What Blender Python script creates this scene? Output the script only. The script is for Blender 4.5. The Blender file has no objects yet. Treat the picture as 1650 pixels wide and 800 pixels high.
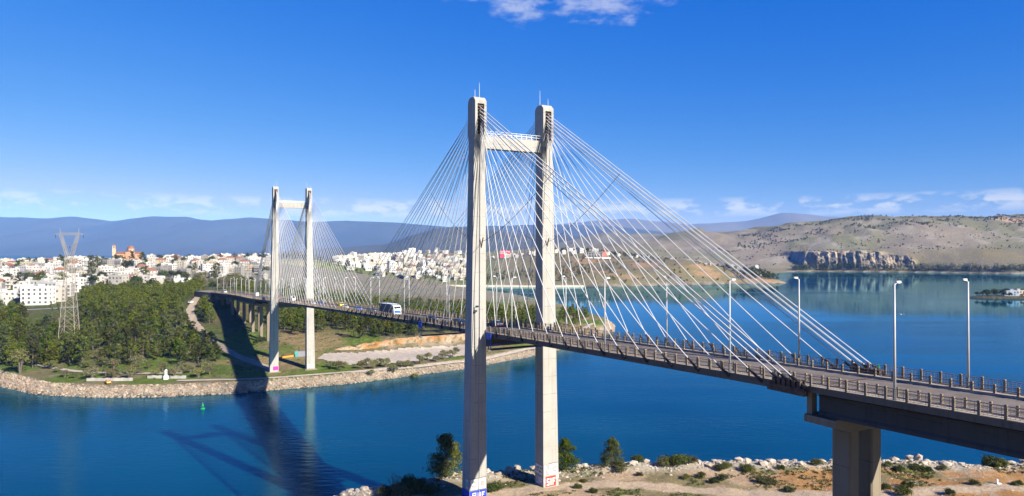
import bpy, math, random
import numpy as np
from mathutils import Vector, Matrix

R = math.radians
random.seed(7)
rng = np.random.default_rng(7)
scene = bpy.context.scene
col = scene.collection

# ---------------------------------------------------------------- camera
# world: X right, Y away from the camera, Z up, sea level at Z = 0 (metres)
F, Y0, HC = 1100.0, 403.0, 62.0           # focal length and horizon row in photo pixels, camera height
cam_d = bpy.data.cameras.new('camera')
cam_d.sensor_width = 36.0
cam_d.lens = 36.0 * F / 1650.0
cam_d.clip_start = 0.5
cam_d.clip_end = 90000.0
cam = bpy.data.objects.new('camera', cam_d)
cam.location = (0, 0, HC)
cam.rotation_euler = (R(90) + (Y0 - 400) / F, 0, 0)
col.objects.link(cam)
scene.camera = cam

# ---------------------------------------------------------------- sky, sun, exposure
SUN_H = np.array([0.747, -0.665]); SUN_EL = R(31.4)
world = bpy.data.worlds.new('World'); scene.world = world; world.use_nodes = True
wn = world.node_tree; wn.nodes.clear()


def N(tree, typ, ins=None, **props):
    n = tree.nodes.new(typ)
    for k, v in props.items():
        setattr(n, k, v)
    for k, v in (ins or {}).items():
        s = n.inputs[k]
        if isinstance(v, bpy.types.NodeSocket):
            tree.links.new(v, s)
        else:
            s.default_value = v
    return n


def MATH(t, op, a, b=None, c=None, clamp=False):
    n = t.nodes.new('ShaderNodeMath'); n.operation = op; n.use_clamp = clamp
    for i, v in enumerate((a, b, c)):
        if v is None:
            continue
        if isinstance(v, bpy.types.NodeSocket):
            t.links.new(v, n.inputs[i])
        else:
            n.inputs[i].default_value = v
    return n.outputs[0]


def MIX(t, fac, a, b, blend='MIX'):
    n = t.nodes.new('ShaderNodeMix'); n.data_type = 'RGBA'; n.blend_type = blend
    for s, v in ((n.inputs[0], fac), (n.inputs[6], a), (n.inputs[7], b)):
        if isinstance(v, bpy.types.NodeSocket):
            t.links.new(v, s)
        elif isinstance(v, (int, float)):
            s.default_value = v
        else:
            s.default_value = (*v[:3], 1)
    return n.outputs[2]


def RAMP(t, fac, stops, interp='LINEAR'):
    n = t.nodes.new('ShaderNodeValToRGB'); n.color_ramp.interpolation = interp
    while len(n.color_ramp.elements) < len(stops):
        n.color_ramp.elements.new(0.5)
    for e, (p, c) in zip(n.color_ramp.elements, stops):
        e.position = p
        e.color = (*c[:3], 1) if not isinstance(c, (int, float)) else (c, c, c, 1)
    t.links.new(fac, n.inputs[0])
    return n.outputs[0]


sky = N(wn, 'ShaderNodeTexSky', sky_type='NISHITA')
sky.sun_disc = False
sky.sun_elevation = SUN_EL
sky.sun_rotation = math.atan2(SUN_H[0], SUN_H[1])
sky.altitude = 60; sky.air_density = 1.0; sky.dust_density = 0.25; sky.ozone_density = 3.0
# deep Mediterranean blue: one tone curve per channel over the whole sky
srgb = N(wn, 'ShaderNodeSeparateColor', {0: sky.outputs[0]})
sgr = N(wn, 'ShaderNodeCombineColor', {
    0: MATH(wn, 'MINIMUM', MATH(wn, 'MAXIMUM', MATH(wn, 'SUBTRACT', MATH(wn, 'MULTIPLY', MATH(wn, 'POWER', srgb.outputs[0], 1.85), 0.115), 0.15), 0.02), 2.9),
    1: MATH(wn, 'MINIMUM', MATH(wn, 'MULTIPLY', MATH(wn, 'POWER', srgb.outputs[1], 1.0), 0.50), 4.5),
    2: MATH(wn, 'MINIMUM', MATH(wn, 'MULTIPLY', MATH(wn, 'POWER', srgb.outputs[2], 0.28), 3.72), 6.9)})
gcoord = N(wn, 'ShaderNodeTexCoord')
sepw = N(wn, 'ShaderNodeSeparateXYZ', {0: gcoord.outputs['Generated']})
sx, sy, sz = sepw.outputs[0], sepw.outputs[1], sepw.outputs[2]
stretch = N(wn, 'ShaderNodeMapping', {'Vector': gcoord.outputs['Generated'], 'Scale': (1, 1, 2.4)})
cn1 = N(wn, 'ShaderNodeTexNoise', {'Vector': stretch.outputs[0], 'Scale': 24.0, 'Detail': 7.0, 'Roughness': 0.58})
cn2 = N(wn, 'ShaderNodeTexNoise', {'Vector': stretch.outputs[0], 'Scale': 34.0, 'Detail': 8.0, 'Roughness': 0.6})
# low fair-weather clouds all round the horizon
band = MATH(wn, 'DIVIDE', MATH(wn, 'ABSOLUTE', MATH(wn, 'SUBTRACT', sz, 0.060)), 0.014)
band = MATH(wn, 'SUBTRACT', 1.0, band, clamp=True)
lowc = MATH(wn, 'MULTIPLY', RAMP(wn, cn1.outputs[0], ((0.47, 0.0), (0.58, 1.0))), MATH(wn, 'POWER', band, 0.6))
lowc = MATH(wn, 'MULTIPLY', lowc, 0.78)


def puff(cx, cz, rx, rz):
    dx = MATH(wn, 'DIVIDE', MATH(wn, 'SUBTRACT', sx, cx), rx)
    dz = MATH(wn, 'DIVIDE', MATH(wn, 'SUBTRACT', sz, cz), rz)
    d = MATH(wn, 'SQRT', MATH(wn, 'ADD', MATH(wn, 'MULTIPLY', dx, dx), MATH(wn, 'MULTIPLY', dz, dz)))
    d = MATH(wn, 'ADD', d, MATH(wn, 'MULTIPLY', MATH(wn, 'SUBTRACT', cn2.outputs[0], 0.5), 2.8))
    d = MATH(wn, 'SUBTRACT', 1.1, d, clamp=True)
    return MATH(wn, 'MULTIPLY', MATH(wn, 'MULTIPLY', MATH(wn, 'SMOOTH_MIN', MATH(wn, 'MULTIPLY', MATH(wn, 'POWER', d, 1.5), 0.9), 0.8, 0.5), 0.72), MATH(wn, 'GREATER_THAN', sy, 0.0))


hic = MATH(wn, 'MAXIMUM', puff(0.012, 0.338, 0.046, 0.021), puff(0.130, 0.338, 0.080, 0.023))
hic = MATH(wn, 'MAXIMUM', hic, puff(-0.055, 0.352, 0.05, 0.012))
cl = MATH(wn, 'MAXIMUM', lowc, hic)
skyc = MIX(wn, cl, sgr.outputs[0], (5.4, 5.9, 7.2))
bg = N(wn, 'ShaderNodeBackground', {'Color': skyc, 'Strength': 0.05})
wo = N(wn, 'ShaderNodeOutputWorld', {'Surface': bg.outputs[0]})

sun_d = bpy.data.lights.new('sun', 'SUN')
sun_d.energy = 5.0; sun_d.angle = R(0.53); sun_d.color = (1.0, 0.94, 0.84)
sun = bpy.data.objects.new('sun', sun_d); col.objects.link(sun)
sdir = Vector((SUN_H[0] * math.cos(SUN_EL), SUN_H[1] * math.cos(SUN_EL), math.sin(SUN_EL)))
sun.rotation_euler = (-sdir).to_track_quat('-Z', 'Y').to_euler()
sun.location = (120, -110, 160)
scene.view_settings.view_transform = 'Standard'
scene.view_settings.look = 'None'
scene.view_settings.exposure = 1.32
scene.view_settings.gamma = 1.0
scene.render.engine = 'CYCLES'
scene.cycles.use_denoising = True
scene.cycles.max_bounces = 6
scene.cycles.diffuse_bounces = 1
scene.cycles.transparent_max_bounces = 12
scene.cycles.volume_bounces = 0


# ---------------------------------------------------------------- helpers
def P(px, py, d):
    """a photo pixel at depth d (metres away along Y)"""
    return np.array([(px - 825) / F * d, d, HC - (py - Y0) * d / F])


def tag(o, label=None, cat=None, group=None, kind=None):
    if label: o['label'] = label
    if cat: o['category'] = cat
    if group: o['group'] = group
    if kind: o['kind'] = kind
    return o


WL = {}
ORD = 'first second third fourth fifth sixth seventh eighth ninth tenth eleventh twelfth thirteenth fourteenth fifteenth sixteenth seventeenth eighteenth nineteenth twentieth'.split()


def empty(name, loc, rz=0.0, parent=None):
    o = bpy.data.objects.new(name, None)
    o.empty_display_size = 0.5
    o.location = loc; o.rotation_euler = (0, 0, rz)
    if parent: o.parent = parent
    col.objects.link(o)
    WL[o.name] = np.array(loc, float)
    return o


BOXF = [(0, 3, 2, 1), (4, 5, 6, 7), (0, 1, 5, 4), (1, 2, 6, 5), (2, 3, 7, 6), (3, 0, 4, 7)]


class MB:
    def __init__(s):
        s.v = []; s.f = []; s.m = []

    def add(s, verts, faces, m=0):
        b = len(s.v)
        s.v.extend([tuple(map(float, p)) for p in verts])
        s.f.extend([tuple(b + i for i in q) for q in faces])
        s.m.extend([m] * len(faces))
        return s

    def hexa(s, pts, m=0):
        return s.add(pts, BOXF, m)

    def box(s, c, size, m=0, rz=0.0):
        cx, cy, cz = c; a, b, h = size[0] / 2, size[1] / 2, size[2] / 2
        cr, sr = math.cos(rz), math.sin(rz)
        pts = []
        for z in (-h, h):
            for x, y in ((-a, -b), (a, -b), (a, b), (-a, b)):
                pts.append((cx + x * cr - y * sr, cy + x * sr + y * cr, cz + z))
        return s.hexa(pts, m)

    def tube(s, p, q, r0, r1=None, n=6, m=0, caps=True):
        p = np.array(p, float); q = np.array(q, float); r1 = r0 if r1 is None else r1
        d = q - p; L = np.linalg.norm(d)
        if L < 1e-6: return s
        d /= L
        a = np.cross(d, (0, 0, 1) if abs(d[2]) < 0.9 else (1, 0, 0)); a /= np.linalg.norm(a)
        b = np.cross(d, a)
        pts = []
        for c, r in ((p, r0), (q, r1)):
            for k in range(n):
                t = 2 * math.pi * (k + 0.5) / n
                pts.append(c + r * (math.cos(t) * a + math.sin(t) * b))
        fs = [(k, (k + 1) % n, n + (k + 1) % n, n + k) for k in range(n)]
        if caps:
            fs += [tuple(range(n))[::-1], tuple(range(n, 2 * n))]
        return s.add(pts, fs, m)

    def lathe(s, c, prof, n=12, m=0):
        pts = []
        for r, z in prof:
            for k in range(n):
                t = 2 * math.pi * k / n
                pts.append((c[0] + r * math.cos(t), c[1] + r * math.sin(t), c[2] + z))
        fs = []
        for i in range(len(prof) - 1):
            for k in range(n):
                fs.append((i * n + k, i * n + (k + 1) % n, (i + 1) * n + (k + 1) % n, (i + 1) * n + k))
        fs += [tuple(range(n))[::-1], tuple(range((len(prof) - 1) * n, len(prof) * n))]
        return s.add(pts, fs, m)

    def strip(s, sections, m=0, close=True, caps=True):
        """loft equal-length rings"""
        n = len(sections[0]); pts = [p for r in sections for p in r]; fs = []
        for i in range(len(sections) - 1):
            for k in range(n if close else n - 1):
                fs.append((i * n + k, i * n + (k + 1) % n, (i + 1) * n + (k + 1) % n, (i + 1) * n + k))
        if close and caps:
            e = (len(sections) - 1) * n
            fs += [tuple(range(n))[::-1], tuple(range(e, e + n))]
        return s.add(pts, fs, m)

    def mesh(s, name, mats, smooth=False, origin=(0, 0, 0)):
        me = bpy.data.meshes.new(name)
        o = np.array(origin, float)
        v = (np.array(s.v) - o) if len(s.v) else np.zeros((0, 3))
        me.from_pydata(v.tolist(), [], s.f)
        for mt in (mats if isinstance(mats, (list, tuple)) else [mats]):
            me.materials.append(mt)
        me.polygons.foreach_set('material_index', s.m)
        if smooth:
            me.polygons.foreach_set('use_smooth', [True] * len(me.polygons))
        me.update()
        return me

    def build(s, name, mats, parent=None, origin=None, smooth=False, base=None):
        """verts are given in world coordinates; origin is the object's own origin"""
        if origin is None:
            v = np.array(s.v)
            origin = np.array([v[:, 0].mean(), v[:, 1].mean(), v[:, 2].min()])
        me = s.mesh(name, mats, smooth, origin)
        o = bpy.data.objects.new(name, me)
        po = WL.get(parent.name, np.zeros(3)) if parent else np.zeros(3)
        o.location = Vector(np.array(origin) - po)
        if parent: o.parent = parent
        col.objects.link(o)
        WL[o.name] = np.array(origin, float)
        return o

    def local(s, name, mats, parent=None, smooth=False):
        o = bpy.data.objects.new(name, s.mesh(name, mats, smooth))
        if parent: o.parent = parent
        col.objects.link(o)
        return o


def link_mesh(name, me, parent=None, loc=(0, 0, 0), rz=0.0, sc=1.0):
    o = bpy.data.objects.new(name, me)
    o.location = loc; o.rotation_euler = (0, 0, rz)
    o.scale = (sc, sc, sc) if isinstance(sc, (int, float)) else sc
    if parent: o.parent = parent
    col.objects.link(o)
    return o


def copy_tree(o, parent=None):
    c = o.copy(); col.objects.link(c)
    if parent:
        c.parent = parent
        c.matrix_parent_inverse = o.matrix_parent_inverse.copy()
    for ch in list(o.children):
        copy_tree(ch, c)
    return c


def smooth01(a, b, x):
    t = np.clip((x - a) / (b - a), 0, 1)
    return t * t * (3 - 2 * t)


_perm = np.random.default_rng(3).random((256, 256))


def vnoise(x, y):
    xi = np.floor(x).astype(int); yi = np.floor(y).astype(int)
    fx = x - xi; fy = y - yi
    fx = fx * fx * (3 - 2 * fx); fy = fy * fy * (3 - 2 * fy)
    g = lambda i, j: _perm[i & 255, j & 255]
    return (g(xi, yi) * (1 - fx) + g(xi + 1, yi) * fx) * (1 - fy) + (g(xi, yi + 1) * (1 - fx) + g(xi + 1, yi + 1) * fx) * fy


def fbm(x, y, oct=4, rough=0.5):
    s = 0; a = 1; t = 0
    for k in range(oct):
        s = s + a * vnoise(x * 2 ** k + 17.3 * k, y * 2 ** k + 5.7 * k); t += a; a *= rough
    return s / t


# ---------------------------------------------------------------- materials
def new_mat(name):
    m = bpy.data.materials.new(name); m.use_nodes = True
    t = m.node_tree; t.nodes.clear()
    out = N(t, 'ShaderNodeOutputMaterial')
    b = N(t, 'ShaderNodeBsdfPrincipled')
    t.links.new(b.outputs[0], out.inputs[0])
    return m, t, b, out


def mat(name, c, rough=0.7, var=0.15, scale=0.5, bump=0.0, bscale=3.0, metal=0.0, streak=0.0, spec=0.3, obj_rand=0.0, c2=None):
    """plain procedural surface: colour with two octaves of mottling, optional streaks and relief"""
    m, t, b, out = new_mat(name)
    geo = N(t, 'ShaderNodeNewGeometry')
    n1 = N(t, 'ShaderNodeTexNoise', {'Vector': geo.outputs['Position'], 'Scale': scale, 'Detail': 5.0, 'Roughness': 0.6})
    dark = tuple(x * (1 - 1.6 * var) for x in c); lite = tuple(min(1, x * (1 + 0.9 * var)) for x in c)
    if c2 is not None: dark = c2
    cc = RAMP(t, n1.outputs[0], ((0.3, dark), (0.7, lite)))
    if streak > 0:
        mp = N(t, 'ShaderNodeMapping', {'Vector': geo.outputs['Position'], 'Scale': (1.6, 1.6, 0.07)})
        n2 = N(t, 'ShaderNodeTexNoise', {'Vector': mp.outputs[0], 'Scale': 1.0, 'Detail': 4.0})
        f = RAMP(t, n2.outputs[0], ((0.5, 0.0), (0.75, 1.0)))
        cc = MIX(t, MATH(t, 'MULTIPLY', f, streak), cc, tuple(x * 0.42 for x in c))
    if obj_rand > 0:
        oi = N(t, 'ShaderNodeObjectInfo')
        h = N(t, 'ShaderNodeHueSaturation', {'Color': cc,
              'Hue': MATH(t, 'ADD', 0.5 - 0.02 * obj_rand, MATH(t, 'MULTIPLY', oi.outputs['Random'], 0.04 * obj_rand)),
              'Value': MATH(t, 'ADD', 1 - 0.4 * obj_rand, MATH(t, 'MULTIPLY', oi.outputs['Random'], 0.8 * obj_rand))})
        cc = h.outputs[0]
    t.links.new(cc, b.inputs['Base Color'])
    b.inputs['Roughness'].default_value = rough
    b.inputs['Metallic'].default_value = metal
    b.inputs['Specular IOR Level'].default_value = spec
    if bump > 0:
        n3 = N(t, 'ShaderNodeTexNoise', {'Vector': geo.outputs['Position'], 'Scale': bscale, 'Detail': 6.0})
        bp = N(t, 'ShaderNodeBump', {'Height': n3.outputs[0], 'Strength': bump, 'Distance': 0.2})
        t.links.new(bp.outputs[0], b.inputs['Normal'])
    return m


def leaf_mat(name, c, c2, rand=0.48):
    m, t, b, out = new_mat(name)
    geo = N(t, 'ShaderNodeNewGeometry'); oi = N(t, 'ShaderNodeObjectInfo')
    n1 = N(t, 'ShaderNodeTexNoise', {'Vector': geo.outputs['Position'], 'Scale': 0.9, 'Detail': 3.0})
    cc = RAMP(t, n1.outputs[0], ((0.35, c), (0.65, c2)))
    h = N(t, 'ShaderNodeHueSaturation', {'Color': cc,
          'Hue': MATH(t, 'ADD', 0.5 - 0.03, MATH(t, 'MULTIPLY', MATH(t, 'FRACT', MATH(t, 'MULTIPLY', oi.outputs['Random'], 3.7)), 0.05)),
          'Saturation': MATH(t, 'ADD', 0.8, MATH(t, 'MULTIPLY', MATH(t, 'FRACT', MATH(t, 'MULTIPLY', oi.outputs['Random'], 7.3)), 0.3)),
          'Value': MATH(t, 'ADD', 1 - rand, MATH(t, 'MULTIPLY', oi.outputs['Random'], 2 * rand))})
    t.links.new(h.outputs[0], b.inputs['Base Color'])
    b.inputs['Roughness'].default_value = 0.6
    b.inputs['Specular IOR Level'].default_value = 0.04
    tr = N(t, 'ShaderNodeBsdfTranslucent', {'Color': h.outputs[0]})
    mx = N(t, 'ShaderNodeMixShader', {0: 0.18, 1: b.outputs[0], 2: tr.outputs[0]})
    t.links.new(mx.outputs[0], out.inputs[0])
    return m


def rand_wall(name, cols):
    m, t, b, out = new_mat(name)
    oi = N(t, 'ShaderNodeObjectInfo'); geo = N(t, 'ShaderNodeNewGeometry')
    c = RAMP(t, oi.outputs['Random'], [(i / len(cols), cc) for i, cc in enumerate(cols)], 'CONSTANT')
    n1 = N(t, 'ShaderNodeTexNoise', {'Vector': geo.outputs['Position'], 'Scale': 0.25, 'Detail': 5.0})
    c = MIX(t, RAMP(t, n1.outputs[0], ((0.45, 0.0), (0.8, 0.35))), c, (0.35, 0.32, 0.28))
    t.links.new(c, b.inputs['Base Color']); b.inputs['Roughness'].default_value = 0.8
    b.inputs['Specular IOR Level'].default_value = 0.2
    return m


def concrete(name, c):
    """board-marked concrete: lift joints, rain streaks, patches"""
    m, t, b, out = new_mat(name)
    geo = N(t, 'ShaderNodeNewGeometry')
    n1 = N(t, 'ShaderNodeTexNoise', {'Vector': geo.outputs['Position'], 'Scale': 0.35, 'Detail': 6.0, 'Roughness': 0.65})
    cc = RAMP(t, n1.outputs[0], ((0.3, tuple(x * 0.86 for x in c)), (0.65, c)))
    sp = N(t, 'ShaderNodeSeparateXYZ', {0: geo.outputs['Position']})
    zf = MATH(t, 'FRACT', MATH(t, 'DIVIDE', sp.outputs[2], 3.6))
    jt = MATH(t, 'LESS_THAN', zf, 0.035)
    n4 = N(t, 'ShaderNodeTexNoise', {'Vector': geo.outputs['Position'], 'Scale': 0.8, 'Detail': 3.0})
    jt = MATH(t, 'MULTIPLY', jt, RAMP(t, n4.outputs[0], ((0.40, 0.0), (0.62, 0.75))))
    cc = MIX(t, jt, cc, tuple(x * 0.5 for x in c))
    mp = N(t, 'ShaderNodeMapping', {'Vector': geo.outputs['Position'], 'Scale': (2.2, 2.2, 0.05)})
    n2 = N(t, 'ShaderNodeTexNoise', {'Vector': mp.outputs[0], 'Scale': 1.0, 'Detail': 4.0, 'Roughness': 0.6})
    cc = MIX(t, RAMP(t, n2.outputs[0], ((0.52, 0.0), (0.76, 0.72))), cc, tuple(x * 0.45 for x in c))
    t.links.new(cc, b.inputs['Base Color'])
    b.inputs['Roughness'].default_value = 0.85; b.inputs['Specular IOR Level'].default_value = 0.2
    n3 = N(t, 'ShaderNodeTexNoise', {'Vector': geo.outputs['Position'], 'Scale': 2.5, 'Detail': 7.0})
    bp = N(t, 'ShaderNodeBump', {'Height': n3.outputs[0], 'Strength': 0.25, 'Distance': 0.1})
    t.links.new(bp.outputs[0], b.inputs['Normal'])
    return m


M = {}
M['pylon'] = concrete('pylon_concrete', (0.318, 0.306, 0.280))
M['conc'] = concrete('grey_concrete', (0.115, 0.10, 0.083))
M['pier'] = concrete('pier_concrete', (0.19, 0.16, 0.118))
M['stain'] = mat('stained_concrete', (0.15, 0.135, 0.115), 0.9, 0.3, 1.2)
M['post'] = mat('post_concrete', (0.19, 0.15, 0.105), 0.85, 0.25, 1.3, 0.2, 8)
M['curb'] = mat('kerb_concrete', (0.32, 0.27, 0.21), 0.85, 0.2, 0.7, 0.2, 6)
M['asphalt'] = mat('worn_asphalt', (0.14, 0.118, 0.10), 0.85, 0.22, 0.35, 0.25, 9)
M['line'] = mat('road_paint', (0.42, 0.40, 0.36), 0.8, 0.25, 1.5)
M['rust'] = mat('rusted_steel', (0.085, 0.055, 0.04), 0.75, 0.4, 2.0, 0.2, 8)
M['cable'] = mat('white_cable_sheath', (0.50, 0.50, 0.50), 0.55, 0.12, 0.4)
M['rope'] = mat('dark_rope', (0.07, 0.065, 0.06), 0.7)
M['socket'] = mat('black_anchor_steel', (0.02, 0.02, 0.022), 0.6, 0.3, 3)
M['galv'] = mat('galvanised_steel', (0.46, 0.47, 0.48), 0.5, 0.12, 2.0, metal=0.35)
M['panel'] = mat('fence_wire', (0.22, 0.18, 0.14), 0.6, 0.15, 2.0)
M['lamp'] = mat('lamp_grey', (0.38, 0.385, 0.39), 0.5, 0.1, 1.0)
M['lamp_dark'] = mat('lamp_base_dark', (0.12, 0.12, 0.13), 0.6)
M['glass'] = mat('dark_glass', (0.02, 0.03, 0.04), 0.08, 0.1, spec=0.6)
M['tyre'] = mat('tyre_rubber', (0.02, 0.02, 0.02), 0.9)
M['white'] = mat('white_paint', (0.62, 0.62, 0.60), 0.6, 0.08)
M['gblue'] = mat('spray_blue', (0.02, 0.05, 0.42), 0.7, 0.3, 1.2)
M['gred'] = mat('spray_red', (0.5, 0.04, 0.03), 0.7, 0.3, 1.2)
M['gpale'] = mat('spray_pale', (0.55, 0.50, 0.68), 0.7, 0.3, 1.2)
M['gmag'] = mat('spray_magenta', (0.62, 0.03, 0.25), 0.7, 0.2, 1.2)
M['gblack'] = mat('spray_outline', (0.16, 0.16, 0.15), 0.8)
M['gantry'] = mat('blue_gantry_steel', (0.02, 0.08, 0.42), 0.6, 0.3, 1.0)
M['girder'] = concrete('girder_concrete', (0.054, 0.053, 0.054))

# ---------------------------------------------------------------- bridge axis
C0 = np.array([-0.0871, 137.506])
EU = np.array([-0.48685, 0.87349])          # along the bridge, away from the camera
EV = np.array([0.87349, 0.48685])           # across the bridge, to the right
RARC, UARC = 350.0, -325.0                  # the viaduct beyond the far pylon bends left


def axis(u):
    """centre point and local across-vector; u grows towards the camera side, far pylon at -215"""
    if u >= UARC:
        return C0 - u * EU, EV
    a = (UARC - u) / RARC
    p = C0 - UARC * EU + RARC * math.sin(a) * EU - RARC * (1 - math.cos(a)) * EV
    return p, math.cos(a) * EV + math.sin(a) * EU


def B(u, v, z):
    p, e = axis(u)
    return np.array([p[0] + v * e[0], p[1] + v * e[1], z])


_du = np.array([-520, -430, -370, -308, -216, -138, -70, -32, 0, 38, 73, 93, 180, 260.])
_dz = np.array([30.0, 30.6, 31.4, 32.6, 36.8, 40.0, 42.6, 44.0, 45.1, 46.3, 47.3, 47.8, 49.6, 50.5])
_uu = np.arange(-520, 261, 1.0)
_zz = np.interp(_uu, _du, _dz)
_zz = np.convolve(np.pad(_zz, 30, mode='edge'), np.ones(61) / 61, 'valid')


def ZD(u):
    """soffit of the edge beam"""
    return float(np.interp(u, _uu, _zz))


def usolve(px, v):
    k = (px - 825) / F; a = C0 + v * EV; d = -EU
    return (k * a[1] - a[0]) / (d[0] - k * d[1])


def yaw_u(u, toward=True):
    """heading of traffic on the bridge: local +X of a vehicle"""
    p0 = axis(u - 0.5)[0]; p1 = axis(u + 0.5)[0]
    d = p1 - p0 if toward else p0 - p1
    return math.atan2(d[1], d[0])

# ================================================================ THE SETTING
# ---------------------------------------------------------------- sea
def make_water():
    m, t, b, out = new_mat('sea_water')
    geo = N(t, 'ShaderNodeNewGeometry'); pos = geo.outputs['Position']
    sp = N(t, 'ShaderNodeSeparateXYZ', {0: pos})
    # ripples
    mp = N(t, 'ShaderNodeMapping', {'Vector': pos, 'Rotation': (0, 0, R(28)), 'Scale': (0.32, 0.95, 1)})
    w1 = N(t, 'ShaderNodeTexNoise', {'Vector': mp.outputs[0], 'Scale': 0.55, 'Detail': 5.0, 'Roughness': 0.55})
    w2 = N(t, 'ShaderNodeTexNoise', {'Vector': pos, 'Scale': 2.2, 'Detail': 3.0})
    h = MATH(t, 'ADD', w1.outputs[0], MATH(t, 'MULTIPLY', w2.outputs[0], 0.22))
    # wind: the strait is rippled, the bay behind lies calm with a few cat's-paws
    big = N(t, 'ShaderNodeTexNoise', {'Vector': N(t, 'ShaderNodeMapping', {'Vector': pos, 'Scale': (0.0022, 0.009, 1)}).outputs[0], 'Scale': 1.0, 'Detail': 4.0})
    lim = MATH(t, 'ADD', sp.outputs[1], MATH(t, 'MULTIPLY', MATH(t, 'SUBTRACT', big.outputs[0], 0.5), 420.0))
    lim = MATH(t, 'SUBTRACT', lim, MATH(t, 'MULTIPLY', sp.outputs[0], 0.18))
    calm = MATH(t, 'SMOOTH_MIN', 1.0, MATH(t, 'MULTIPLY', MATH(t, 'SUBTRACT', lim, 420.0), 0.012, clamp=True), 0.05)
    paws = N(t, 'ShaderNodeTexNoise', {'Vector': N(t, 'ShaderNodeMapping', {'Vector': pos, 'Scale': (0.0016, 0.011, 1), 'Location': (3, 9, 0)}).outputs[0], 'Scale': 1.0, 'Detail': 3.0})
    calm = MATH(t, 'MULTIPLY', calm, RAMP(t, paws.outputs[0], ((0.36, 0.0), (0.46, 1.0))), clamp=True)
    st = MATH(t, 'SUBTRACT', 0.22, MATH(t, 'MULTIPLY', calm, 0.205))
    gust = N(t, 'ShaderNodeTexNoise', {'Vector': N(t, 'ShaderNodeMapping', {'Vector': pos, 'Rotation': (0, 0, R(-24)), 'Scale': (0.008, 0.035, 1)}).outputs[0], 'Scale': 1.0, 'Detail': 5.0})
    st = MATH(t, 'MULTIPLY', st, N(t, 'ShaderNodeMapRange', {0: gust.outputs[0], 1: 0.35, 2: 0.65, 3: 0.45, 4: 1.5}).outputs[0])
    bp = N(t, 'ShaderNodeBump', {'Height': h, 'Strength': st, 'Distance': 0.5})
    rg = MATH(t, 'SUBTRACT', 0.085, MATH(t, 'MULTIPLY', calm, 0.035))
    tint = N(t, 'ShaderNodeTexNoise', {'Vector': pos, 'Scale': 0.012, 'Detail': 4.0})
    c = RAMP(t, tint.outputs[0], ((0.35, (0.0, 0.024, 0.046)), (0.65, (0.0, 0.036, 0.062))))
    # body colour of the water below, tinted mirror on top
    dif = N(t, 'ShaderNodeBsdfDiffuse', {'Color': c, 'Normal': bp.outputs[0]})
    glo = N(t, 'ShaderNodeBsdfGlossy', {'Color': (0.46, 0.82, 1.0, 1), 'Roughness': rg, 'Normal': bp.outputs[0]})
    fr = N(t, 'ShaderNodeFresnel', {'IOR': 1.333, 'Normal': bp.outputs[0]})
    mx = N(t, 'ShaderNodeMixShader', {0: fr.outputs[0], 1: dif.outputs[0], 2: glo.outputs[0]})
    t.links.new(mx.outputs[0], out.inputs[0]); t.nodes.remove(b)
    S = 30000.0
    mb = MB(); mb.add([(-S, -S * 0.2, 0), (S, -S * 0.2, 0), (S, S, 0), (-S, S, 0)], [(0, 1, 2, 3)])
    o = mb.build('sea', m, origin=(0, 0, 0)); tag(o, kind='structure')


make_water()

# ---------------------------------------------------------------- land beyond the strait
SHORE = np.array([(-1500, 700), (-700, 520), (-420, 420), (-290, 345), (-233, 311), (-204, 293), (-176, 287), (-150, 288), (-119, 295), (-106, 302),
                  (-76, 316), (-56, 331), (-26, 355), (13, 399), (52, 458), (77, 517), (84, 560), (77, 600), (58, 669),
                  (10, 770), (-103, 880), (-215, 960), (-300, 1050), (-330, 1110), (-278, 1150), (-79, 1156), (77, 1137), (184, 1150),
                  (299, 1190), (423, 1238), (480, 1250), (512, 1268), (520, 1300), (540, 1400), (590, 1600), (680, 1800), (800, 1930), (880, 1955),
                  (1097, 1870), (1279, 1760), (1700, 1720), (2400, 1800), (4200, 1900), (5200, 2600),
                  (5200, 7000), (-150, 7000), (-330, 3600), (-420, 2500), (-560, 1750), (-900, 1520), (-1500, 1400)], float)


def shore_sd(x, y):
    """signed distance to the shoreline, positive on land"""
    shp = np.shape(x); x = np.ravel(x); y = np.ravel(y)
    best = np.full(x.shape, 1e9); inside = np.zeros(x.shape, bool)
    n = len(SHORE)
    for i in range(n):
        a = SHORE[i]; b = SHORE[(i + 1) % n]; e = b - a
        t = np.clip(((x - a[0]) * e[0] + (y - a[1]) * e[1]) / (e @ e), 0, 1)
        best = np.minimum(best, np.hypot(x - a[0] - t * e[0], y - a[1] - t * e[1]))
        if a[1] != b[1]:
            c = ((a[1] > y) != (b[1] > y)) & (x < (b[0] - a[0]) * (y - a[1]) / (b[1] - a[1]) + a[0])
            inside ^= c
    return np.where(inside, best, -best).reshape(shp)


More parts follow.
